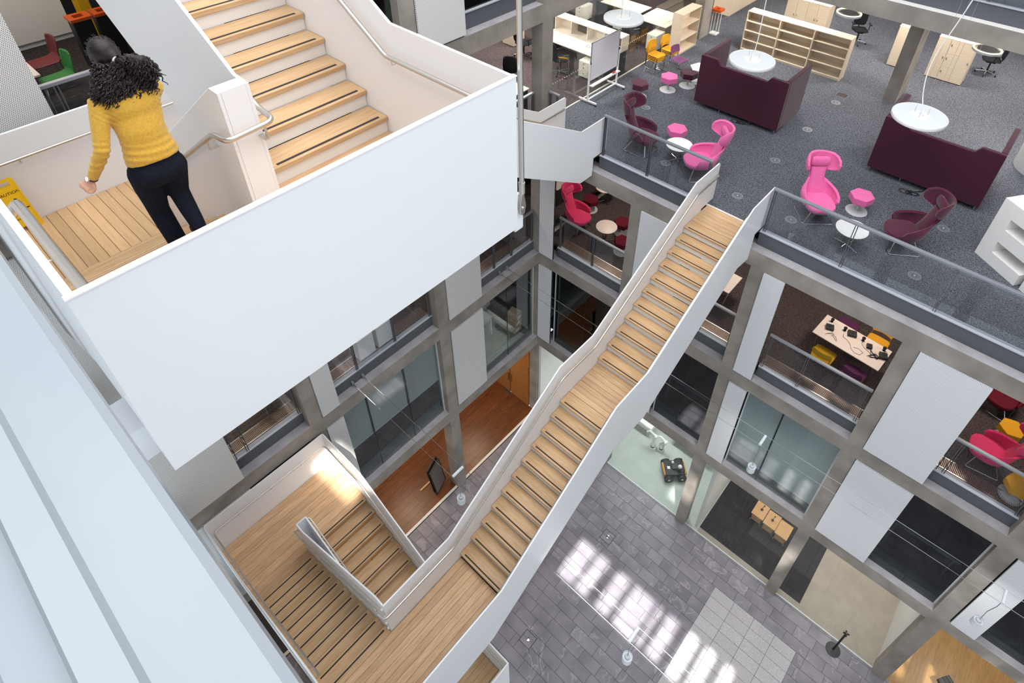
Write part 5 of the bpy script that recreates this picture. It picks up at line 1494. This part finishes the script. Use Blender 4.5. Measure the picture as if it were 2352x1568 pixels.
# barrier post
t = thing('barrier_post', 'black barrier post with a round base by the studio glass', 'barrier post', (12.05, -0.19, GZ))
MB().lathe([(0.21, 0.0), (0.21, 0.02), (0.17, 0.03), (0.03, 0.04)], n=36).build('base_disc', 'dark_metal', t, smooth=True)
MB().tube([(0, 0, 0.03), (0, 0, 1.22)], 0.028, 14).build('post', 'black', t, smooth=True)
hd = MB().tube([(0, 0, 1.22), (0, 0, 1.33)], 0.034, 14).build('head', 'black', t, smooth=True)
for i in range(4):
    a = PI / 2 * i + 0.3
    MB().cbox((0.05 * math.cos(a), 0.05 * math.sin(a), 1.30), 0.06, 0.03, 0.05, a).build('belt_clip', 'black', hd)
MB().lathe([(0.018, 1.33), (0.016, 1.336)], n=12).build('cap', 'chrome', hd)
# folding display boards leaning at a ground-floor column
for i, (dx, lab) in enumerate(((0.0, 'dark framed display board leaning on the corridor column'), (0.13, 'pale display board leaning in front of the framed one'))):
    t = thing('display_board', lab, 'display board', (-0.72 + dx, -4.62, GZ), 0.35, 'leaning display boards')
    MB().cbox((0, 0, 0.62), 0.03, 0.62, 1.24, 0, 0, -0.14).build('board', 'interior_dark' if i == 0 else 'interior_mid', t)
    f = MB()
    for s in (-1, 1): f.cbox((0, s * 0.31, 0.62), 0.04, 0.03, 1.26, 0, 0, -0.14)
    f.cbox((-0.087, 0, 1.235), 0.04, 0.64, 0.03); f.cbox((0.087, 0, 0.012), 0.04, 0.64, 0.024)
    f.build('frame', 'black', t)
o = bx(-0.95, -0.9, -5.2, -4.2, GZ, GZ + 0.05).build('timber_batten', 'pine', None); tag(o, 'orange toned timber batten lying by the display boards', 'batten')
t = thing('bench_seat', 'dark upholstered bench with chrome rails standing in the sunlit oak lobby', 'bench', (15.05, 0.75, GZ), -0.6)
bx(-0.5, 0.5, -0.2, 0.2, 0.36, 0.46).build('seat', 'black', t, bevel=0.02)
for q in (-0.12, 0.0, 0.12): MB().tube([(-0.5, q, 0.47), (0.5, q, 0.47)], 0.01, 8).build('chrome_rail', 'chrome', t)
for a in (-0.42, 0.42): bx(a - 0.02, a + 0.02, -0.18, 0.18, 0, 0.36).build('leg', 'chrome', t)

# ------------------------------------------------------------------ catenary cables and their pendants
for y, lab in ((-1.26, 'inner tension cable near the right facade'), (-1.57, 'outer tension cable near the right facade'), (-6.57, 'inner tension cable crossing beneath the long stair'), (-6.88, 'outer tension cable crossing beneath the long stair')):
    t = thing('tension_cable', 'thin steel ' + lab, 'cable', (0, y, 8.12))
    MB().tube([(-0.19, 0, 0), (5, 0, -0.012), (11, 0, -0.012), (17.2, 0, 0)], 0.0065, 6).build('wire', 'chrome', t)
    MB().cbox((-0.21, 0, 0.02), 0.07, 0.06, 0.12).build('anchor', 'rail_grey', t, bevel=0.01)
    MB().tube([(-0.17, 0, 0), (-0.05, 0, 0)], 0.011, 8).build('turnbuckle', 'chrome', t)
for x, y, lab in ((8.25, -1.43, 'white cylinder lamp slung on cables before the drawn blinds'), (13.3, -1.42, 'white cylinder lamp slung on cables before the far perforated panel'),
                  (3.48, -6.72, 'white cylinder lamp slung on cables over the corridor edge'), (8.25, -6.74, 'white cylinder lamp slung on cables over the paving')):
    t = thing('cable_lamp', lab, 'pendant lamp', (x, y, 0), 0, 'cylinder lamps on cables')
    MB().tube([(0, -0.155, 8.12), (0, 0.155, 8.12)], 0.034, 14).build('spreader', 'lamp_white', t, smooth=True)
    MB().tube([(0, -0.06, 8.1), (0.02, -0.02, 7.75), (-0.015, 0.0, 7.4), (0, 0, 7.02)], 0.007, 6).build('flex', 'rail_grey', t)
    MB().lathe([(0.095, 6.78), (0.10, 6.785), (0.10, 6.99), (0.094, 6.99), (0.092, 6.95), (0.01, 6.95)], n=28).build('body', 'lamp_white', t, smooth=True)
    area('cable_lamp_fill', (x, y, 6.76), 0.17, 0.17, 25, (1, 0.98, 0.95))  # fill light added under each cylinder to lift the paving
    MB().lathe([(0.06, 6.95), (0.05, 7.0), (0.015, 7.02)], n=20).build('cap', 'light_grey', t, smooth=True)

# ------------------------------------------------------------------ fourth-floor kitchen behind the upper stair
Z4 = 16.4
def shell_chair(label, cl, loc, rz):
    t = thing('shell_chair', label, 'chair', loc, rz)
    mb = MB(); n = 10
    prof = [(0.22, 0.44, 0.19), (0.17, 0.455, 0.205), (0.0, 0.45, 0.21), (-0.14, 0.455, 0.205), (-0.20, 0.49, 0.19), (-0.225, 0.58, 0.185), (-0.25, 0.72, 0.20), (-0.265, 0.82, 0.185), (-0.27, 0.85, 0.15)]
    for y, z, w in prof:
        for i in range(n + 1):
            u = -1 + 2 * i / n
            mb.v.append((w * u, y + (0.03 * u * u if z > 0.55 else 0), z + (0.015 * u * u if z < 0.5 else 0)))
    for r in range(len(prof) - 1):
        for i in range(n):
            a = r * (n + 1) + i; mb.f.append((a, a + 1, a + n + 2, a + n + 1))
    o = mb.build('seat_shell', cl, t)
    for p in o.data.polygons: p.use_smooth = True
    md = o.modifiers.new('solid', 'SOLIDIFY'); md.thickness = 0.014
    for s in (-1, 1):
        MB().tube(rounded([(s * 0.17, 0.16, 0.44), (s * 0.2, 0.2, 0.01), (s * 0.2, -0.22, 0.01), (s * 0.17, -0.15, 0.44)], 0.03), 0.009, 6).build('leg_frame', 'chrome', t, smooth=True)
    return t
shell_chair('green plastic chair at the kitchen table behind the walking woman', 'green_plastic', (-2.15, -9.35, Z4), face(0.1, -1))
shell_chair('dark red plastic chair at the kitchen table behind the green one', 'red_plastic', (-2.95, -9.30, Z4), face(0.1, -1))
t = thing('kitchen_table', 'pale kitchen table beside the perforated panel', 'table', (-2.5, -10.2, Z4))
bx(-0.65, 0.65, -0.6, 0.6, 0.70, 0.73).build('table_top', 'pale_table', t, bevel=0.004, seg=1)
MB().tube([(0, 0, 0.02), (0, 0, 0.7)], 0.04, 14).build('column', 'chrome', t, smooth=True)
MB().lathe([(0.3, 0), (0.3, 0.012), (0.05, 0.02)], n=30).build('base_disc', 'chrome', t)
for i, (y0, y1, lab) in enumerate(((-11.1, -10.25, 'tall pale kitchen cupboard next to the perforated panel'), (-10.24, -9.30, 'tall pale kitchen cupboard with a split door'), (-9.29, -8.30, 'tall pale kitchen cupboard beside the waste bins'))):
    t = thing('kitchen_cupboard', lab, 'cabinet', (-5.35, y0, Z4), 0, 'tall kitchen cupboards')
    W = y1 - y0
    bx(0, 0.38, 0, W, 0.10, 2.3).build('body', 'white_paint', t)
    bx(0, 0.36, 0, W, 0, 0.10).build('plinth', 'light_grey', t)
    rows = ((0.11, 1.45), (1.455, 2.29)) if i == 1 else ((0.11, 2.29),)
    for z0, z1 in rows: bx(0.381, 0.40, 0.004, W - 0.004, z0, z1).build('door', 'white_paint', t)
for i, (y, lab) in enumerate(((-8.48, 'black waste bin with an orange lid beside the kitchen cupboards'), (-8.10, 'black waste bin with an orange lid nearer the stair wall'))):
    t = thing('waste_bin', lab, 'bin', (-3.36, y, Z4), 0, 'orange lidded bins')
    MB().prism([(-0.15, -0.15), (0.15, -0.15), (0.15, 0.15), (-0.15, 0.15)], 'z', 0, 0.86).build('body', 'black', t, bevel=0.02)
    f = MB()
    for s in (-1, 1): f.box(-0.17, 0.17, s * 0.125 - 0.045, s * 0.125 + 0.045, 0.86, 0.91); f.box(s * 0.125 - 0.045, s * 0.125 + 0.045, -0.08, 0.08, 0.86, 0.91)
    f.build('lid', 'orange_plastic', t)
t = thing('pillar_cladding', 'yellow painted pillar at the back of the kitchen', 'pillar', (-4.6, -8.05, Z4))
bx(-0.14, 0.02, -0.12, 0.12, 0, 3.1).build('face', 'yellow_paint', t); bx(0.02, 0.1, -0.09, 0.09, 0, 3.1).build('rib', 'yellow_paint', t)

# ------------------------------------------------------------------ caution sign on the half landing
t = thing('caution_sign', 'yellow folding wet floor caution sign standing on the oak landing', 'caution sign', (0.475, -10.85, BZ), 0.0); t.scale = (0.48, 1.08, 1.06)
def sign_board(dirx, nm):
    # board leaning in X; outer face looks to +X for dirx = 1
    b_ = MB()
    R = lambda y, z, d: (dirx * (0.17 - 0.16 * z / 0.70) + dirx * d, y, z)
    outline = [(-0.155, 0.0), (-0.07, 0.0), (-0.05, 0.06), (0.05, 0.06), (0.07, 0.0), (0.155, 0.0), (0.15, 0.12), (0.115, 0.66), (0.09, 0.70), (-0.09, 0.70), (-0.115, 0.66), (-0.15, 0.12)]
    slot = [(-0.065, 0.605), (0.065, 0.605), (0.06, 0.665), (-0.06, 0.665)]
    # body below the slot, then the frame round the slot
    parts = [[(-0.155, 0.0), (-0.07, 0.0), (-0.05, 0.06), (-0.05, 0.12), (-0.148, 0.12)], [(0.07, 0.0), (0.155, 0.0), (0.148, 0.12), (0.05, 0.12), (0.05, 0.06)],
             [(-0.05, 0.06), (0.05, 0.06), (0.05, 0.12), (-0.05, 0.12)], [(-0.148, 0.12), (0.148, 0.12), (0.118, 0.605), (-0.118, 0.605)],
             [(-0.118, 0.605), (-0.065, 0.605), (-0.06, 0.665), (-0.115, 0.665)], [(0.065, 0.605), (0.118, 0.605), (0.115, 0.665), (0.06, 0.665)], [(-0.115, 0.665), (0.115, 0.665), (0.09, 0.70), (-0.09, 0.70)]]
    for p in parts:
        n = len(b_.v); k = len(p)
        b_.v += [R(y, z, 0.0) for y, z in p] + [R(y, z, -0.015) for y, z in p]
        b_.f.append(tuple(n + i for i in range(k))); b_.f.append(tuple(n + k + i for i in range(k))[::-1])
        for i in range(k):
            j = (i + 1) % k; b_.f.append((n + i, n + k + i, n + k + j, n + j))
    o = b_.build(nm, 'yellow_plastic', t)
    rib = MB()
    for s in (-1, 1):
        for a, c in (((s * 0.14, 0.12), (s * 0.108, 0.60)),):
            rib.tube([R(a[0], a[1], 0.004), R(c[0], c[1], 0.004)], 0.006, 6)
    for i in range(4): rib.tube([R(0.075 + 0.018 * i, 0.02, 0.003), R(0.06 + 0.018 * i, 0.11, 0.003)], 0.004, 5)
    rib.build('rib', 'yellow_plastic', o)
    return o
fb = sign_board(1, 'front_board'); bb = sign_board(-1, 'rear_board')
def text_mesh(txt, size, parent, mat_, M4, name='lettering'):
    c = bpy.data.curves.new(name, 'FONT'); c.body = txt; c.size = size; c.align_x = 'CENTER'; c.extrude = 0.0006; c.offset = 0.0004
    o = bpy.data.objects.new('tmp', c); COL.objects.link(o)
    dg = bpy.context.evaluated_depsgraph_get(); me = bpy.data.meshes.new_from_object(o.evaluated_get(dg))
    bpy.data.objects.remove(o); me.transform(M4); me.materials.clear(); me.materials.append(MATS[mat_])
    q = bpy.data.objects.new(name, me); COL.objects.link(q); q.parent = parent; return q
tilt = math.atan2(0.16, 0.70)
def on_board(y, z, d=0.0015):
    # text plane: +X of text -> +Y of the sign, up of text -> up the board
    M = Matrix(((0, -math.sin(tilt), math.cos(tilt), 0.17 - 0.16 * z / 0.70 + d), (1, 0, 0, y), (0, math.cos(tilt), math.sin(tilt), z), (0, 0, 0, 1)))
    return M
text_mesh('CAUTION', 0.052, fb, 'black', on_board(0, 0.50))
text_mesh('WET FLOOR', 0.030, fb, 'black', on_board(0, 0.16))
pic = MB()
pic.lathe([(0.018, 0.0), (0.018, 0.001)], n=14)
pic.prism([(-0.01, -0.02), (0.03, -0.05), (0.05, -0.12), (0.03, -0.12), (0.015, -0.07), (-0.02, -0.05), (-0.06, -0.10), (-0.075, -0.09), (-0.03, -0.03)], 'z', 0.0, 0.001)
pic.prism([(-0.09, -0.15), (0.09, -0.15), (0.08, -0.135), (-0.08, -0.135)], 'z', 0, 0.001)
me = pic.mesh('pictogram', 'black'); me.transform(on_board(0.03, 0.42)); o = bpy.data.objects.new('pictogram', me); COL.objects.link(o); o.parent = fb

# ------------------------------------------------------------------ room lamps (recessed ceiling lamps of the storeys)
def downlight(label, x, y, z, power, col, sx=0.6, sy=0.6):
    area('ceiling_light', (x, y, z - 0.02), sx, sy, power, col)
WARM = (1.0, 0.86, 0.72); NEUT = (1.0, 0.95, 0.88)
for x in (1.2, 5.2, 8.8, 12.3): downlight('recessed ceiling lamp over the second floor breakout space', x, 2.6, 11.50, 42, WARM)
for y in (-1.3, -5.8, -9.1): downlight('recessed ceiling lamp over the second floor offices', -1.8, y, 11.50, 22, WARM)
for y in (-1.5, -5.0, -8.2): downlight('recessed ceiling lamp over the walnut corridor', -2.3, y, 3.44, 60, (1.0, 0.78, 0.56))
for x, y in ((-2.2, 1.5), (-2.2, 5.0), (-2.2, 8.5), (-4.6, 3.0)): downlight('recessed ceiling lamp over the third floor offices', x, y, 15.50, 120, NEUT, 1.2, 0.6)
for x, y in ((2.5, 8.2), (6.0, 10.5), (9.5, 8.2), (2.5, 12.5), (9.0, 12.5)): downlight('recessed ceiling lamp under the gallery', x, y, 15.50, 130, NEUT, 1.2, 0.6)
for x in (8.8, 12.0, 15.2): downlight('recessed ceiling lamp over the ground floor rooms', x, 2.8, 3.44, 70, NEUT)
downlight('recessed ceiling lamp over the first floor laboratory', -1.6, -1.3, 7.5, 10, (0.9, 1.0, 0.97))
downlight('recessed ceiling lamp over the kitchen', -3.0, -9.2, 19.5, 40, WARM)
# added unseen spotlight, gated to stand in for sunlight on the lower landing
sp_loc = Vector((10.6, -11.15, 16.6)); sp_tgt = Vector((0.66, -8.13, 6.62))
sd = bpy.data.lights.new('added_patch_spot', 'SPOT'); sd.energy = 40000; sd.spot_size = math.radians(16); sd.spot_blend = 0.1; sd.color = (1.0, 0.95, 0.86); sd.shadow_soft_size = 0.004
so = bpy.data.objects.new('added_patch_spot', sd); so.location = sp_loc; COL.objects.link(so)
dv = (sp_tgt - sp_loc).normalized()
so.rotation_euler = dv.to_track_quat('-Z', 'Y').to_euler()
t = thing('added_spot_box', 'added unseen black spotlight box that shapes the light patch on the lower landing', 'spotlight', sp_loc)
e1 = (Vector((1, 0, 0)) - dv * dv.x).normalized(); e2 = dv.cross(e1); D0 = 0.30
k = D0 / (sp_tgt - sp_loc).length
w1, w2 = 0.55 * k, 0.34 * k; O = 0.12
g = MB()
def plate(a0, a1, b0, b1, d0, d1):
    n = len(g.v)
    for d in (d0, d1):
        for a, b_ in ((a0, b0), (a1, b0), (a1, b1), (a0, b1)): g.v.append(tuple(dv * d + e1 * a + e2 * b_))
    g.f.extend([tuple(n + i for i in q) for q in ((3, 2, 1, 0), (4, 5, 6, 7), (0, 1, 5, 4), (1, 2, 6, 5), (2, 3, 7, 6), (3, 0, 4, 7))])
plate(-O, -w1, -O, O, D0, D0 + 0.004); plate(w1, O, -O, O, D0, D0 + 0.004); plate(-w1, w1, -O, -w2, D0, D0 + 0.004); plate(-w1, w1, w2, O, D0, D0 + 0.004)
g.build('gate', 'black', t)
g = MB()
for a0, a1, b0, b1 in ((-O - .01, -O, -O, O), (O, O + .01, -O, O), (-O, O, -O - .01, -O), (-O, O, O, O + .01)): plate(a0, a1, b0, b1, -0.1, D0 + 0.004)
plate(-O, O, -O, O, -0.11, -0.10)
g.build('housing', 'black', t)
MB().tube([-dv * 0.112, -dv * 0.112 + Vector((0.1, -0.3, 0.1))], 0.02, 8).build('wall_arm', 'black', t)
# ------------------------------------------------------------------ the woman walking down the stair
def remeshed(mb, name, m_, parent, voxel, it=6):
    o = mb.build(name, m_, None)
    md = o.modifiers.new('remesh', 'REMESH'); md.mode = 'VOXEL'; md.voxel_size = voxel
    md = o.modifiers.new('smooth', 'SMOOTH'); md.factor = 0.5; md.iterations = it
    dg = bpy.context.evaluated_depsgraph_get(); dg.update()
    me = bpy.data.meshes.new_from_object(o.evaluated_get(dg)); me.name = name
    o.modifiers.clear(); o.data = me
    for p in me.polygons: p.use_smooth = True
    me.materials.clear(); me.materials.append(MATS[m_])
    if parent: o.parent = parent
    return o
def limb(mb, pts, n=16):
    """pts: (position, radius)"""
    mb.tube([p for p, r in pts], [r for p, r in pts], n)
    for p, r in (pts[0], pts[-1]): mb.ball(p, r * 0.98, n=12, m=8)
    return mb
# she faces -X; side = Y (left hand side is -Y)
HIP = Vector((4.87, -10.17, 18.93)); CH = Vector((4.78, -10.14, 19.36)); NECK = Vector((4.74, -10.13, 19.545)); HEAD = Vector((4.66, -10.15, 19.72))
LSH = Vector((4.76, -10.325, 19.455)); RSH = Vector((4.75, -9.955, 19.425))
LEL = Vector((4.86, -10.455, 19.155)); LWR = Vector((4.78, -10.575, 18.935)); LHD = Vector((4.75, -10.615, 18.885))
REL = Vector((4.56, -9.99, 19.20)); RWR = Vector((4.36, -10.02, 19.05))
LHP = Vector((4.86, -10.27, 18.87)); RHP = Vector((4.88, -10.07, 18.86))
LKN = Vector((4.74, -10.255, 18.44)); LAN = Vector((4.80, -10.235, 18.10))
RKN = Vector((4.84, -10.09, 18.58)); RAN = Vector((5.03, -10.10, 18.30))
person = None
body = MB()
body.loft([(HIP + Vector((0, 0, -0.10)), (0, 0.15, 0), (0.10, 0, 0)), (HIP, (0, 0.16, 0), (0.11, 0, 0)), ((HIP + CH) / 2, (0, 0.125, 0), (0.085, 0, 0)), (CH, (0, 0.15, 0), (0.09, 0, 0)), (NECK - Vector((0, 0, 0.06)), (0, 0.10, 0), (0.06, 0, 0))], 20)
limb(body, [(NECK - Vector((0, 0, 0.06)), 0.062), (NECK + Vector((-0.01, 0, 0.04)), 0.056), (HEAD - Vector((0.0, 0, 0.05)), 0.058)])
body.ball(HEAD, 0.098, 0.078, 0.115, 20, 14)
body.ball(HEAD + Vector((-0.03, 0, -0.065)), 0.062, 0.056, 0.055, 14, 10)      # jaw
body.ball(HEAD + Vector((-0.102, 0, -0.015)), 0.018, 0.013, 0.024, 10, 8)       # nose
for s in (-1, 1): body.ball(HEAD + Vector((0.0, s * 0.079, -0.01)), 0.02, 0.011, 0.032, 10, 8)   # ears
for s in (-1, 1): body.ball(HEAD + Vector((-0.084, s * 0.032, 0.008)), 0.014, 0.017, 0.012, 10, 8)  # brow and eyes
body.ball(HEAD + Vector((-0.088, 0, -0.058)), 0.012, 0.024, 0.01, 10, 8)         # lips
for a, e, w in ((LSH, LEL, LWR), (RSH, REL, RWR)):
    limb(body, [(a, 0.046), ((a + e) / 2, 0.042), (e, 0.036), ((e + w) / 2, 0.033), (w, 0.024)])
for h, k, an in ((LHP, LKN, LAN), (RHP, RKN, RAN)):
    limb(body, [(h, 0.082), ((h + k) / 2, 0.07), (k, 0.05), ((k + an) / 2, 0.045), (an, 0.032)])
    limb(body, [(an + Vector((0.03, 0, -0.035)), 0.035), (an + Vector((-0.08, 0, -0.045)), 0.035), (an + Vector((-0.15, 0, -0.055)), 0.026)])
# hands: palm, four fingers curled into the palm, thumb from the side
def hand(mb, wr, kn, across, curl, thumb):
    d = (kn - wr).normalized(); ac = Vector(across).normalized(); cu = Vector(curl).normalized()
    mb.loft([(wr, ac * 0.026, cu * 0.017), (wr + d * 0.035, ac * 0.036, cu * 0.018), (wr + d * 0.075, ac * 0.041, cu * 0.018), (wr + d * 0.088, ac * 0.038, cu * 0.014)], 14)
    for i, (o, L_) in enumerate(((-0.031, 0.052), (-0.0105, 0.060), (0.0105, 0.056), (0.031, 0.045))):
        k0 = wr + d * 0.080 + ac * o
        k1 = k0 + d * 0.026 + cu * 0.016
        k2 = k1 + cu * (L_ * 0.55) - d * 0.006
        k3 = k2 - d * 0.024 + cu * 0.004
        limb(mb, [(k0, 0.0105), (k1, 0.0100), (k2, 0.0090), (k3, 0.0080)], 10)
    t0 = wr + d * 0.022 + ac * thumb * 0.03
    limb(mb, [(t0, 0.013), (t0 + d * 0.03 + ac * thumb * 0.018 + cu * 0.016, 0.011), (t0 + d * 0.055 + ac * thumb * 0.004 + cu * 0.034, 0.0095)], 10)
hand(body, LWR, LWR + Vector((-0.03, -0.09, -0.06)), (0.55, 0.30, -0.72), (0.35, 0.55, -0.45), 1)
hand(body, RWR, RWR + Vector((-0.07, 0.03, -0.045)), (0.3, 0.8, -0.2), (-0.3, 0.1, -0.9), -1)
person = remeshed(body, 'person', 'skin', None, 0.0065, 3)
tag(person, 'person in a mustard sweater and navy trousers walking down the upper stair', 'person')
# sweater
sw = MB()
def ring(c, w, d, tw=0.0):
    return (c, (tw * 0.02, w, -0.02 * w), (d, 0, 0.2 * d))
sw.loft([ring(HIP + Vector((0.005, 0, 0.035)), 0.190, 0.140), ring(HIP + Vector((0.0, 0.0, 0.09)), 0.186, 0.135), ring(HIP + Vector((-0.015, 0.003, 0.17)), 0.168, 0.118), ring(HIP + Vector((-0.03, 0.01, 0.27)), 0.164, 0.115),
         ring(CH + Vector((0.005, 0, -0.06)), 0.182, 0.122), ring(CH, 0.196, 0.122), ring(CH + Vector((-0.012, 0, 0.07)), 0.198, 0.110), ring(CH + Vector((-0.022, 0, 0.125)), 0.165, 0.090), ring(NECK + Vector((0.005, 0, -0.02)), 0.10, 0.072), ring(NECK + Vector((0, 0, 0.01)), 0.073, 0.062)], 28)
for a, e, w in ((LSH, LEL, LWR), (RSH, REL, RWR)):
    dv = (w - e).normalized()
    limb(sw, [(a + (CH - a) * 0.15, 0.068), (a, 0.070), (a + (e - a) * 0.35, 0.064), (a + (e - a) * 0.75, 0.056), (e, 0.053), (e + (w - e) * 0.3, 0.051), (e + (w - e) * 0.8, 0.041), (w - dv * 0.012, 0.037)])
sweater = remeshed(sw, 'sweater', 'sweater', person, 0.009, 5)
sweater['label'] = 'mustard yellow knitted sweater'
# knit folds: small ripples near elbow, armpit and waist
import bmesh as _bm
me = sweater.data
for v in me.vertices:
    c = v.co; n = v.normal.copy()
    f = 0.0
    dl = (c - LEL).length
    if dl < 0.13: f += 0.0045 * math.sin((c - LSH).length * 150) * (1 - dl / 0.13)
    if 18.96 < c.z < 19.20: f += 0.0035 * math.sin(c.z * 120 + c.y * 16) * (1 - abs(c.z - 19.07) / 0.13)
    for sh in (LSH, RSH):
        da = (c - (sh + Vector((0.02, 0, -0.10)))).length
        if da < 0.13: f += 0.005 * math.sin((c.y * 1.2 + c.z) * 130) * (1 - da / 0.13)
    v.co = c + n * f
# trousers
tr = MB()
tr.loft([(HIP + Vector((-0.005, 0, 0.10)), (0, 0.165, 0), (0.115, 0, 0)), (HIP + Vector((0.005, 0, 0.03)), (0, 0.178, 0), (0.130, 0, 0)), (HIP + Vector((0.018, 0, -0.05)), (0, 0.186, 0), (0.143, 0, 0)), (HIP + Vector((0.015, 0, -0.12)), (0, 0.178, 0), (0.130, 0, 0)), (HIP + Vector((0.0, 0, -0.17)), (0, 0.12, 0), (0.09, 0, 0))], 26)
for s in (-1, 1): tr.ball(HIP + Vector((0.058, s * 0.082, -0.055)), 0.092, 0.090, 0.105, 16, 12)
limb(tr, [(LHP, 0.114), (LHP + (LKN - LHP) * 0.3, 0.108), (LHP + (LKN - LHP) * 0.7, 0.090), (LKN, 0.080), (LKN + (LAN - LKN) * 0.4, 0.078), (LAN + Vector((0, 0, 0.02)), 0.074)])
limb(tr, [(RHP, 0.108), (RHP + (RKN - RHP) * 0.4, 0.094), (RKN, 0.076), (RKN + (RAN - RKN) * 0.45, 0.068), (RAN + Vector((0, 0, 0.03)), 0.056)])
tro = remeshed(tr, 'trousers', 'trousers', person, 0.010, 5); tro['label'] = 'dark navy trousers'
# shoes
for nm, an in (('shoe', LAN), ('shoe', RAN)):
    sh = MB()
    z0 = an.z - 0.082
    sh.loft([(Vector((an.x + 0.085, an.y, z0 + 0.028)), (0, 0.026, 0), (0, 0, 0.022)), (Vector((an.x + 0.05, an.y, z0 + 0.04)), (0, 0.036, 0), (0, 0, 0.038)), (Vector((an.x - 0.02, an.y, z0 + 0.045)), (0, 0.038, 0), (0, 0, 0.043)), (Vector((an.x - 0.11, an.y, z0 + 0.032)), (0, 0.044, 0), (0, 0, 0.03)), (Vector((an.x - 0.17, an.y, z0 + 0.022)), (0, 0.030, 0), (0, 0, 0.02))], 18)
    sh.build(nm, 'shoe', person, smooth=True)
# watch
wc = LWR + (LEL - LWR) * 0.02; wd = (LEL - LWR).normalized()
q = wd.to_track_quat('Z', 'Y').to_matrix()
wm = MB(); ringp = [wc + q @ Vector((0.031 * math.cos(a), 0.029 * math.sin(a), 0)) for a in [2 * PI * i / 20 for i in range(20)]]
wm.tube(ringp, 0.009, 8, closed=True)
wst = wm.build('watch', 'watch_strap', person, smooth=True)
out = (Vector((0.35, -0.1, 0.9)) - wd * Vector((0.35, -0.1, 0.9)).dot(wd)).normalized()
fc = wc + out * 0.036
MB().tube([fc - out * 0.008, fc + out * 0.004], 0.021, 18).build('watch_case', 'steel', wst, smooth=True)
MB().tube([fc + out * 0.004, fc + out * 0.0055], 0.016, 18).build('dial', 'white_laminate', wst)
# hair: cap, gathered tie and loose curls
hb = MB()
hb.ball(HEAD + Vector((0.012, 0, 0.018)), 0.108, 0.094, 0.118, 22, 16)
tie = HEAD + Vector((0.135, 0.035, -0.012))
hb.loft([(HEAD + Vector((0.06, 0.0, 0.02)), (0, 0.085, 0), (0.02, 0, 0.08)), (HEAD + Vector((0.105, 0.02, 0.0)), (0, 0.055, 0), (0.015, 0, 0.05)), (tie, (0, 0.026, 0), (0.008, 0, 0.026))], 16)
hb.loft([(HEAD + Vector((0.05, 0, -0.03)), (0, 0.105, 0), (0.07, 0, 0.0)), (HEAD + Vector((0.08, 0.0, -0.10)), (0, 0.16, 0), (0.085, 0, 0)), (HEAD + Vector((0.105, 0.0, -0.17)), (0, 0.195, 0), (0.09, 0, 0)), (HEAD + Vector((0.115, -0.01, -0.235)), (0, 0.195, 0), (0.075, 0, 0)), (HEAD + Vector((0.11, -0.02, -0.27)), (0, 0.14, 0), (0.045, 0, 0))], 22)
hb.loft([(tie, (0, 0.026, 0), (0.0, 0, 0.026)), (tie + Vector((0.03, 0.045, -0.01)), (0, 0.05, 0.02), (0.03, 0, 0.055)), (tie + Vector((0.03, 0.10, -0.05)), (0.0, 0.06, 0.05), (0.065, 0, 0.02)), (tie + Vector((0.01, 0.15, -0.11)), (0, 0.05, 0.05), (0.07, 0, 0.0)), (tie + Vector((-0.01, 0.16, -0.17)), (0, 0.04, 0.02), (0.05, 0, 0))], 16)
hair = remeshed(hb, 'hair', 'hair', person, 0.010, 4); hair['label'] = 'dark curly hair half tied back'
cur = MB(); rnd = random.Random(3)
for i in range(760):
    if i % 3 == 0:
        u0 = rnd.random()
        a = tie + Vector((0.03, 0.02 + 0.13 * u0, 0.01 - 0.10 * u0)) + Vector((rnd.uniform(-0.02, 0.06), rnd.uniform(-0.03, 0.05), rnd.uniform(-0.03, 0.05)))
        g = Vector((rnd.uniform(-0.02, 0.03), rnd.uniform(-0.01, 0.06), rnd.uniform(-0.13, -0.06)))
    else:
        zz = rnd.uniform(-0.23, 0.0); wq = 0.105 + 0.095 * min(1, -zz / 0.17)
        th = rnd.uniform(-1.45, 1.45)
        a = HEAD + Vector((0.06 + 0.05 * min(1, -zz / 0.15) + 0.085 * math.cos(th), wq * math.sin(th), zz))
        g = Vector((rnd.uniform(-0.01, 0.03), rnd.uniform(-0.03, 0.03), rnd.uniform(-0.11, -0.05)))
    pts = []; ph = rnd.uniform(0, 6); am = rnd.uniform(0.008, 0.016); fq = rnd.uniform(8, 14)
    for k in range(12):
        u_ = k / 11; pts.append(a + g * u_ + Vector((math.sin(ph + u_ * fq) * am, math.cos(ph + u_ * fq) * am, 0)))
    cur.tube(pts, [0.0065 * (1 - 0.6 * k / 11) for k in range(12)], 5)
for i in range(160):   # combed strands drawn back to the tie
    th = rnd.uniform(0, 2 * PI); f0 = rnd.uniform(-0.06, 0.03)
    pts = []
    for k in range(8):
        u_ = k / 7
        r0 = 0.121 * (1 - u_) + 0.03 * u_
        base = HEAD + Vector((0.012, 0, 0.018)); c = Vector((f0 * (1 - u_), 0, 0)) * 1.0
        p = base.lerp(tie, u_) + Vector((f0 * (1 - u_), math.cos(th) * r0 * 0.80, math.sin(th) * r0 * 1.0))
        pts.append(p)
    cur.tube(pts, 0.0028, 4)
o = cur.build('curls', 'hair', hair, smooth=True); o['kind'] = 'stuff'
MB().tube([tie + Vector((0.012 * 0, 0.028 * math.cos(a), 0.028 * math.sin(a))) for a in [2 * PI * i / 16 for i in range(16)]], 0.008, 8, closed=True).build('hair_tie', 'light_grey', hair, smooth=True)
